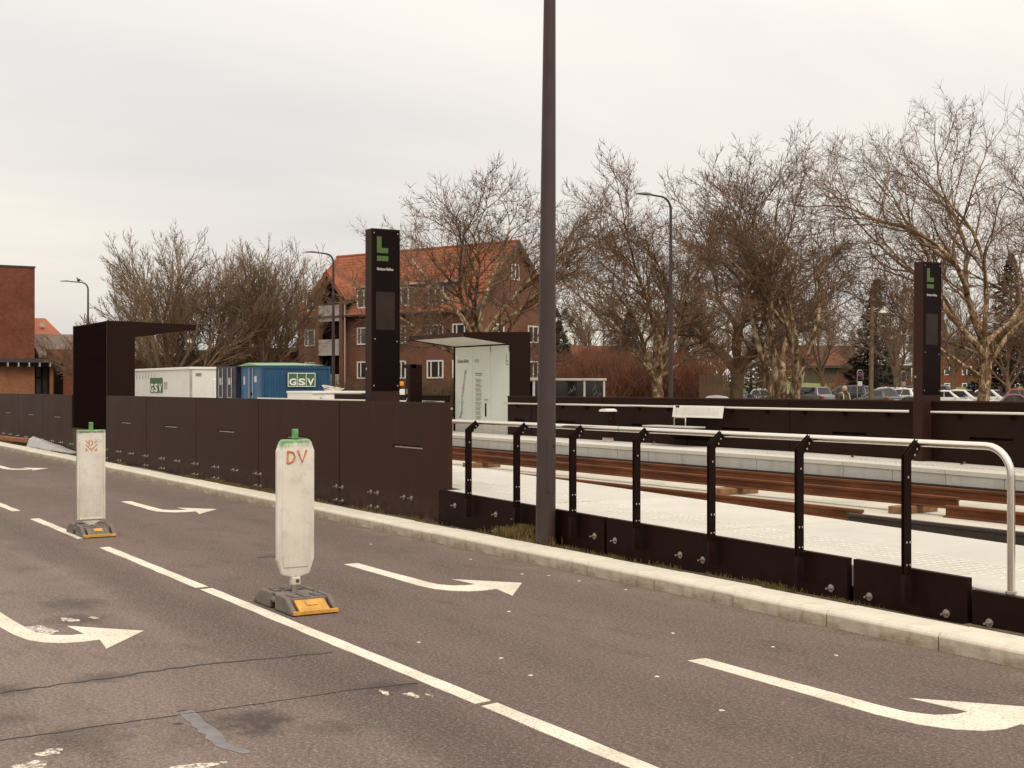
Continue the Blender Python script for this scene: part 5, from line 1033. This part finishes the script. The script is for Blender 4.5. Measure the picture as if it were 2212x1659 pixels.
# ------------------------------------------------------------------ trees
import numpy as np
def growtree(seed, H, trunk_h, trunk_r, limbs, spread, curv, kids, ratio, ang, trop, fork=1, minr=.011, lowlimb=0, start=.30, width=1.0, llen=.70):
    """returns two lists of (points, radii, level): wood (trunk and limbs) and twigs"""
    R = random.Random(seed); wood=[]; twigs=[]; tips=[]
    SEG=(.55,.55,.38,.27,.22)
    def perp(d, out=None):
        a=d.orthogonal().normalized(); b=d.cross(a); q=R.uniform(0,2*math.pi); v=a*math.cos(q)+b*math.sin(q)
        if out is not None and out.length > .01:                    # side shoots lean away from the middle of the crown
            v=v+(out-d*out.dot(d))*.55
            if v.length < .05: v=a
            v.normalize()
        return v
    def grow(p,d,L,r,lv,maxlv):
        n=min(18,max(3,int(L/SEG[min(lv,4)]))); pts=[p.copy()]; rad=[r]; dirs=[d.copy()]; c=curv[min(lv,len(curv)-1)]; tr=trop[min(lv,len(trop)-1)]
        w=Vector((R.gauss(0,1),R.gauss(0,1),R.gauss(0,.6)))
        for i in range(n):
            w=w*.45+Vector((R.gauss(0,1),R.gauss(0,1),R.gauss(0,.7)))
            d=(d+w*c+Vector((0,0,tr))).normalized(); p=p+d*(L/n); pts.append(p.copy()); rad.append(max(minr*.55,r*(1-.72*((i+1)/n)**.9))); dirs.append(d.copy())
        (wood if lv <= 1 else twigs).append((pts,rad,lv))
        if lv >= maxlv: tips.append(p.copy()); return
        k=kids[min(lv,len(kids)-1)]; a0=ang[min(lv,len(ang)-1)]; rt=ratio[min(lv,len(ratio)-1)]; s0=start if lv==1 else .18
        out=Vector((p.x,p.y,0)).normalized() if Vector((p.x,p.y,0)).length>.5 else Vector((0,0,0))
        for j in range(k):
            t=s0+(1-s0)*(j+R.random()*.9)/k; i=min(n,max(1,int(round(t*n)))); f=R.uniform(.55,1.3)
            nd=(dirs[i]*math.cos(a0*f)+perp(dirs[i],out if lv<3 else None)*math.sin(a0*f)).normalized()
            grow(pts[i],nd,L*rt*(1.20-.55*t)*R.uniform(.65,1.25),max(minr,rad[i]*(R.uniform(.42,.70) if lv>1 else R.uniform(.48,.78))),lv+1,maxlv)
        for s in range(2): grow(pts[-1],(dirs[-1]+perp(dirs[-1])*.40).normalized(),L*rt*.8,max(minr,rad[-1]*.85),lv+1,maxlv)
    base=Vector((0,0,-.1))
    for k in range(fork):
        q=2*math.pi*(k+R.random()*.5)/fork; lean=0.0 if fork==1 else R.uniform(.10,.30); d=Vector((math.cos(q)*lean,math.sin(q)*lean,1)).normalized()
        r0=trunk_r if fork==1 else trunk_r*R.uniform(.45,.62); n=7; p=base+Vector((math.cos(q),math.sin(q),0))*(0 if fork==1 else trunk_r*.75); pts=[p]; rad=[r0*1.30]
        for i in range(n):
            d=(d+Vector((R.gauss(0,.035),R.gauss(0,.035),.01))).normalized(); p=p+d*(trunk_h/n)*(1 if fork==1 else R.uniform(.75,1.15)); pts.append(p); rad.append(r0*(1.05-.25*(i+1)/n)*R.uniform(.95,1.05) if i else r0*1.12)
        wood.append((pts,rad,0)); nl=limbs if fork==1 else max(2,limbs//fork)
        for j in range(nl):
            qq=2*math.pi*(j+R.uniform(-.3,.3))/nl+q; sp=spread*R.uniform(.5,1.15)*(.3 if j==0 else 1.0)
            dd=(d*math.cos(sp)+Vector((math.cos(qq),math.sin(qq),0))*math.sin(sp)).normalized(); i=n-(j%3 if fork==1 else 0)
            grow(pts[i],dd,(H-trunk_h)*llen*R.uniform(.80,1.05),r0*(.55 if nl>3 else .70)*R.uniform(.8,1.1),1,4)
        for j in range(lowlimb):
            qq=R.uniform(0,6.28); i=R.randint(3,6); grow(pts[i],Vector((math.cos(qq),math.sin(qq),.45)).normalized(),(H-trunk_h)*.40,r0*.30,1,4)
    zmax=sorted(p.z for p in tips)[-3]; s=H/zmax
    return wood,twigs,tips,s
def tubes(paths, s, sides):
    vs=[]; fs=[]; o=0
    for pts,rad,lv in paths:
        if lv >= 3 and len(pts) > 3: pts,rad=pts[:-1:2]+[pts[-1]],rad[:-1:2]+[rad[-1]]
        n=sides[min(lv,len(sides)-1)]; m=len(pts); P=np.array([(p.x,p.y,p.z) for p in pts])*s; Rr=np.array(rad)
        T=np.empty_like(P); T[1:-1]=P[2:]-P[:-2]; T[0]=P[1]-P[0]; T[-1]=P[-1]-P[-2]; T/=np.linalg.norm(T,axis=1)[:,None]+1e-9
        ref=np.array([.31,.53,.79]) if abs(T[0]@np.array([.31,.53,.79]))<.9 else np.array([1.,0,0])
        A=np.cross(T,ref); A/=np.linalg.norm(A,axis=1)[:,None]+1e-9; B=np.cross(T,A)
        q=np.arange(n)*2*math.pi/n; V=P[:,None,:]+(A[:,None,:]*np.cos(q)[None,:,None]+B[:,None,:]*np.sin(q)[None,:,None])*Rr[:,None,None]
        vs.append(V.reshape(-1,3)); i=np.arange(m-1)[:,None]*n; k=np.arange(n)[None,:]; k2=(k+1)%n
        fs.append((np.stack([i+k,i+k2,i+n+k2,i+n+k],-1)+o).reshape(-1,4)); o+=m*n
    return np.concatenate(vs),np.concatenate(fs)
def npmesh(name, V, F, mat, smooth=True):
    me=bpy.data.meshes.new(name); me.vertices.add(len(V)); me.vertices.foreach_set('co',V.astype(np.float32).ravel())
    k=F.shape[1]; me.loops.add(F.size); me.loops.foreach_set('vertex_index',F.astype(np.int32).ravel()); me.polygons.add(len(F)); me.polygons.foreach_set('loop_start',np.arange(0,F.size,k,dtype=np.int32))
    me.polygons.foreach_set('use_smooth',np.ones(len(F),bool)); me.materials.append(mat); me.update(calc_edges=True); return me
def seedballs(tips, s, frac, R, size=.026):
    vs=[];fs=[];o=0
    oc=np.array([(1,0,0),(-1,0,0),(0,1,0),(0,-1,0),(0,0,1),(0,0,-1)],float); of=np.array([(0,2,4,4),(2,1,4,4),(1,3,4,4),(3,0,4,4),(2,0,5,5),(1,2,5,5),(3,1,5,5),(0,3,5,5)])
    st=np.array([(-.1,0,1),(.1,0,1),(.1,0,5),(-.1,0,5)],float)
    for p in tips:
        if R.random() > frac: continue
        c=np.array([p.x,p.y,p.z-.10])*s; vs.append(oc*size+c); fs.append(of+o); o+=6
    return (np.concatenate(vs),np.concatenate(fs)[:,:3]) if vs else (None,None)
def tree(label, px, d, seed, H, wm='bark', cm='twig', group=None, rz=0.0, z0=0.0, name='plane_tree', balls=0.0, **k):
    x,y=at(px,d); wood,twigs,tips,s=growtree(seed,H,**k)
    t=thing(name,label,'tree',(x,y,z0),rz,group,True)
    V,F=tubes(wood,s,(10,7)); o=bpy.data.objects.new('trunk',npmesh('trunk',V,F,M[wm])); COL.objects.link(o); o.parent=t
    V,F=tubes(twigs,s,(6,6,4,3,3)); o=bpy.data.objects.new('crown',npmesh('crown',V,F,M[cm])); COL.objects.link(o); o.parent=t
    if balls:
        V,F=seedballs(tips,s,balls,random.Random(seed))
        o=bpy.data.objects.new('seed_balls',npmesh('seed_balls',V,F,M['bark2'])); COL.objects.link(o); o.parent=t; o['kind']='stuff'
    return t
PL=dict(curv=(.05,.10,.15,.20,.24),kids=(0,11,9,6),ratio=(.6,.46,.50,.52),ang=(.6,.62,.72,.80),trop=(.0,.045,.035,.05,.10),minr=.0105)
tree('tall plane tree with pale blotched trunk right of the right sign tower',2120,62,11,16.6,trunk_h=3.2,trunk_r=.30,limbs=8,spread=.90,lowlimb=2,balls=.06,rz=4.190,**PL)
tree('multi-stemmed plane tree rising from a dark bush in front of the parked cars',1692,60,5,13.2,trunk_h=2.6,trunk_r=.31,limbs=10,spread=.60,fork=5,balls=.06,rz=2.094,**PL)
tree('plane tree with forked blotched trunk behind the slender right street lamp',1420,55,8,11.4,trunk_h=2.5,trunk_r=.25,limbs=6,spread=.66,lowlimb=2,balls=.06,rz=2.094,**PL)
tree('broad plane tree in front of the brick apartment house, behind the far shelter',1028,60,21,12.3,trunk_h=3.2,trunk_r=.25,limbs=8,spread=.92,lowlimb=3,balls=.06,rz=2.094,**PL)
tree('tall plane tree whose crown is cut by the right edge of the photo',2370,72,31,18.5,trunk_h=4,trunk_r=.33,limbs=7,spread=.8,balls=.05,rz=4.190,**PL)
AS=dict(curv=(.04,.06,.08,.11,.13),kids=(0,11,7,5),ratio=(.6,.46,.50,.52),ang=(.5,.55,.55,.6),trop=(.0,.04,.06,.08,.10),minr=.015)
tree('wide bare tree with a dense domed crown behind the near shelter roof',362,86,41,12.4,wm='bark2',cm='twig2',name='bare_tree',trunk_h=2.0,trunk_r=.36,limbs=12,spread=1.05,rz=3.140,**AS)
tree('fountain-shaped bare tree with many straight stems left of the brick apartment house',578,88,43,12.0,wm='bark2',cm='twig2',name='bare_tree',trunk_h=.9,trunk_r=.36,limbs=16,spread=.34,fork=5,rz=2.094,**AS)
tree('small spreading bare tree left of the domed tree, half behind the ribbed shelter',215,92,45,6.8,wm='bark2',cm='twig2',name='bare_tree',trunk_h=1.5,trunk_r=.2,limbs=7,spread=1.0,rz=3.140,**AS)
tree('upright bare tree between the domed tree and the fountain-shaped tree',470,92,47,11.4,wm='bark2',cm='twig2',name='bare_tree',trunk_h=2.0,trunk_r=.24,limbs=7,spread=.6,rz=2.094,**AS)
DK_=dict(curv=(.05,.10,.14,.2,.24),kids=(0,12,10,6),ratio=(.6,.48,.5,.55),ang=(.6,.8,.85,.9),trop=(.0,.01,.02,.04,.06),minr=.018)
tree('big dark thick-trunked tree behind the two plane trees in the middle right',1590,92,51,14.6,wm='bark2',cm='twig',name='bare_tree',trunk_h=3.4,trunk_r=.50,limbs=9,spread=.95,lowlimb=0,rz=2.094,**DK_)
# bare park trees behind the car park: two built, the rest copied
px0=[(1655,118),(1782,122),(1868,128),(1935,105),(2010,135),(2062,106),(2182,104),(2240,125),(1500,125),(1560,135),(1720,140),(1905,145),(2090,140),(1290,125),(1240,140),(1450,140)]
G_='bare brown trees behind the car park'; LB_=['bare park tree behind the left stems of the multi-stemmed plane tree', 'bare park tree just left of the hooped no-stopping sign', 'bare park tree behind the walking person, right of the hooped sign', 'slim bare tree in front of the white hatchbacks, right of the wooden lamp pole', 'bare park tree hidden behind the right sign tower', 'slim bare tree between the right sign tower and right plane tree', 'bare tree at the right edge, right of the right plane tree trunk', 'bare tree at the extreme right edge behind the red cars', 'bare tree behind the slat fence', 'bare tree behind the big dark thick-trunked tree', 'bare tree behind the grey car with a shining roof', 'farthest bare tree behind the white hooded lamp', 'farthest bare tree behind the right plane tree', 'bare tree behind the round brown shrubs right of the tall lamp post', 'far bare tree right beside the tall lamp post', 'bare tree behind the forked plane tree and slender street lamp']
ta=tree(LB_[0],px0[0][0],px0[0][1],61,9.5,wm='bark2',cm='twig',name='park_tree',group=G_,trunk_h=2.6,trunk_r=.22,limbs=6,spread=.6,rz=.4,**dict(AS,kids=(0,9,7,5),minr=.016,curv=(.05,.09,.13,.18,.2)))
tb=tree(LB_[1],px0[1][0],px0[1][1],67,11.0,wm='bark2',cm='twig2',name='park_tree',group=G_,trunk_h=3.0,trunk_r=.25,limbs=7,spread=.7,rz=.4,**dict(AS,kids=(0,9,7,5),minr=.016,curv=(.05,.1,.15,.2,.22)))
for n,(p,d) in enumerate(px0[2:]):
    c=copy_tree((ta,tb)[n%2]); c['label']=LB_[n+2]; x,y=at(p,d); c.location=(x,y,.2 if d > 115 else 0); c.rotation_euler=(0,0,n*1.7); s=random.uniform(.8,1.15); c.scale=(s,s,s*random.uniform(.9,1.1))
# conifers
def conifer(label, px, d, H, Rb, seed, name='conifer', z0=0.0, dense=1.0):
    R=random.Random(seed); x,y=at(px,d); t=thing(name,label,'tree',(x,y,z0),0,None,True); MB().tube([(0,0,0),(0,0,H*.97)],[.22,.02],8).build('trunk', M['bark2'], t)
    vs=[];fs=[]
    n=int(2600*dense*H/8)
    for i in range(n):
        z=H*(.06+.94*R.random()**1.25); rr=Rb*(1-z/H)**.85*R.uniform(.35,1.12)*(1+.15*math.sin(z*5)); q=R.uniform(0,6.283); L=.55*R.uniform(.5,1.3)*(.4+rr/Rb); w=.10*R.uniform(.6,1.4)
        c=Vector((rr*math.cos(q),rr*math.sin(q),z)); o_=Vector((math.cos(q),math.sin(q),-.25+R.uniform(-.2,.3))).normalized(); sd_=Vector((-math.sin(q),math.cos(q),R.uniform(-.3,.3)))
        for kk in range(3):
            oo=(o_+sd_*R.uniform(-.6,.6)+Vector((0,0,R.uniform(-.3,.3)))).normalized(); b=len(vs); vs += [tuple(c-sd_*w*.5),tuple(c+oo*L*.5+sd_*w+Vector((0,0,.05))),tuple(c+oo*L),tuple(c+oo*L*.5-sd_*w*.3)]; fs.append((b,b+1,b+2,b+3))
    m=npmesh('foliage',np.array(vs),np.array(fs),M['conifer']); o=bpy.data.objects.new('foliage',m); COL.objects.link(o); o.parent=t; return t
conifer('dark pointed conifer behind the thicket, left of the forked plane tree',1358,112,8.0,1.9,1)
conifer('dark conifer half hidden behind the right side of the tall lamp post',1208,115,7.4,2.0,2)
conifer('tall dark conifer behind the white hooded park lamp',1893,118,11.2,2.6,3)
conifer('very tall dark conifer behind the right plane tree',2185,108,12.6,3.0,4)
conifer('small dark conifer tip left of the brick apartment house',668,108,9.2,1.6,5)
conifer('low dark rounded evergreen behind the forked plane tree',1478,108,5.2,1.9,6)
conifer('dark broad evergreen behind the two tree trunks and the lawn',1622,125,6.0,2.6,7)
# thicket and scrub: masses of thin stems
def sticks(label_name, segs, mat, n, seed, lean=.30, r0=.016):
    R=random.Random(seed); paths=[]
    for (p0,p1,d0,d1,h0,h1,wgt) in segs:
        for _ in range(int(n*wgt)):
            t=R.random(); d=R.uniform(d0,d1); x,y=at(p0+(p1-p0)*t,d); h=(h0+(h1-h0)*t)*R.uniform(.45,1.05); p=Vector((x,y,0)); dd=Vector((R.gauss(0,lean),R.gauss(0,lean),1)).normalized(); pts=[p]; rad=[r0]
            for i in range(4): dd=(dd+Vector((R.gauss(0,.16),R.gauss(0,.16),.02))).normalized(); p=p+dd*h/4; pts.append(p); rad.append(r0*(1-.2*(i+1)))
            paths.append((pts,rad,2))
            for b in range(4):
                i=R.randint(1,3); q=(pts[i]-Vector((0,0,0))); e2=(Vector((R.gauss(0,.7),R.gauss(0,.7),.7))).normalized(); L=h*R.uniform(.15,.35); paths.append(([q,q+e2*L*.5,q+e2*L+Vector((0,0,L*.12))],[r0*.7,r0*.55,r0*.4],4))
    V,F=tubes(paths,1.0,(5,5,3,3,3)); o=bpy.data.objects.new(label_name,npmesh(label_name,V,F,M[mat])); COL.objects.link(o); o['kind']='stuff'; return o
o=sticks('thicket',[(1195,1330,80,90,3.7,4.5,.36),(1330,1530,82,92,4.4,4.2,.50),(1790,1990,150,160,3.6,3.6,.18)],'thick',6000,1,r0=.020); tag(o,'reddish brown winter thicket behind the glass bike shelter','thicket')
o=sticks('scrub',[(270,645,86,98,4.6,4.2,.85),(640,1200,72,80,2.3,2.4,.6)],'scrub',4200,2,.42,.020); tag(o,'dark bare scrub behind the site containers and in front of the brick house','scrub')
bs=sticks('bush',[(1630,1780,57,60,1.45,1.1,.5)],'conifer',2600,3,.5,.014); tag(bs,'dark low bush at the foot of the multi-stemmed plane tree','bush'); bs['kind']='stuff'
for n,(px_b,d_b,h_b,w_b) in enumerate(((1275,104,4.6,2.2),(1225,110,4.0,1.8),(1330,106,5.2,2.4))):
    x,y=at(px_b,d_b); R=random.Random(90+n); paths=[]
    for _ in range(900):
        q=R.uniform(0,6.28); e2=R.uniform(.1,1.5); dd=Vector((math.cos(q)*math.cos(e2),math.sin(q)*math.cos(e2),math.sin(e2))); c=Vector((0,0,h_b*.35)); L=R.uniform(.6,1.0); p1=c+Vector((dd.x*w_b,dd.y*w_b,dd.z*h_b*.65))*L; p0_=c+(p1-c)*R.uniform(.3,.6); mid=(p0_+p1)/2+Vector((R.gauss(0,.12),R.gauss(0,.12),.1)); paths.append(([p0_,mid,p1],[.03,.024,.014],2))
        for b in range(2): e3=p1+Vector((R.gauss(0,.25),R.gauss(0,.25),R.uniform(0,.3))); paths.append(([mid,(mid+e3)/2,e3],[.02,.016,.01],4))
    V,F=tubes(paths,1.0,(4,4,3,3,3)); t=thing('shrub',('round brown shrub just right of the beige house','round brown shrub at the right edge of the tall lamp post','tallest round brown shrub below the pointed conifer')[n],'shrub',(x,y,0),0,'round shrubs behind the thicket',True); o=bpy.data.objects.new('twigs',npmesh('twigs',V,F,M['thick' if n < 2 else 'scrub'])); COL.objects.link(o); o.parent=t
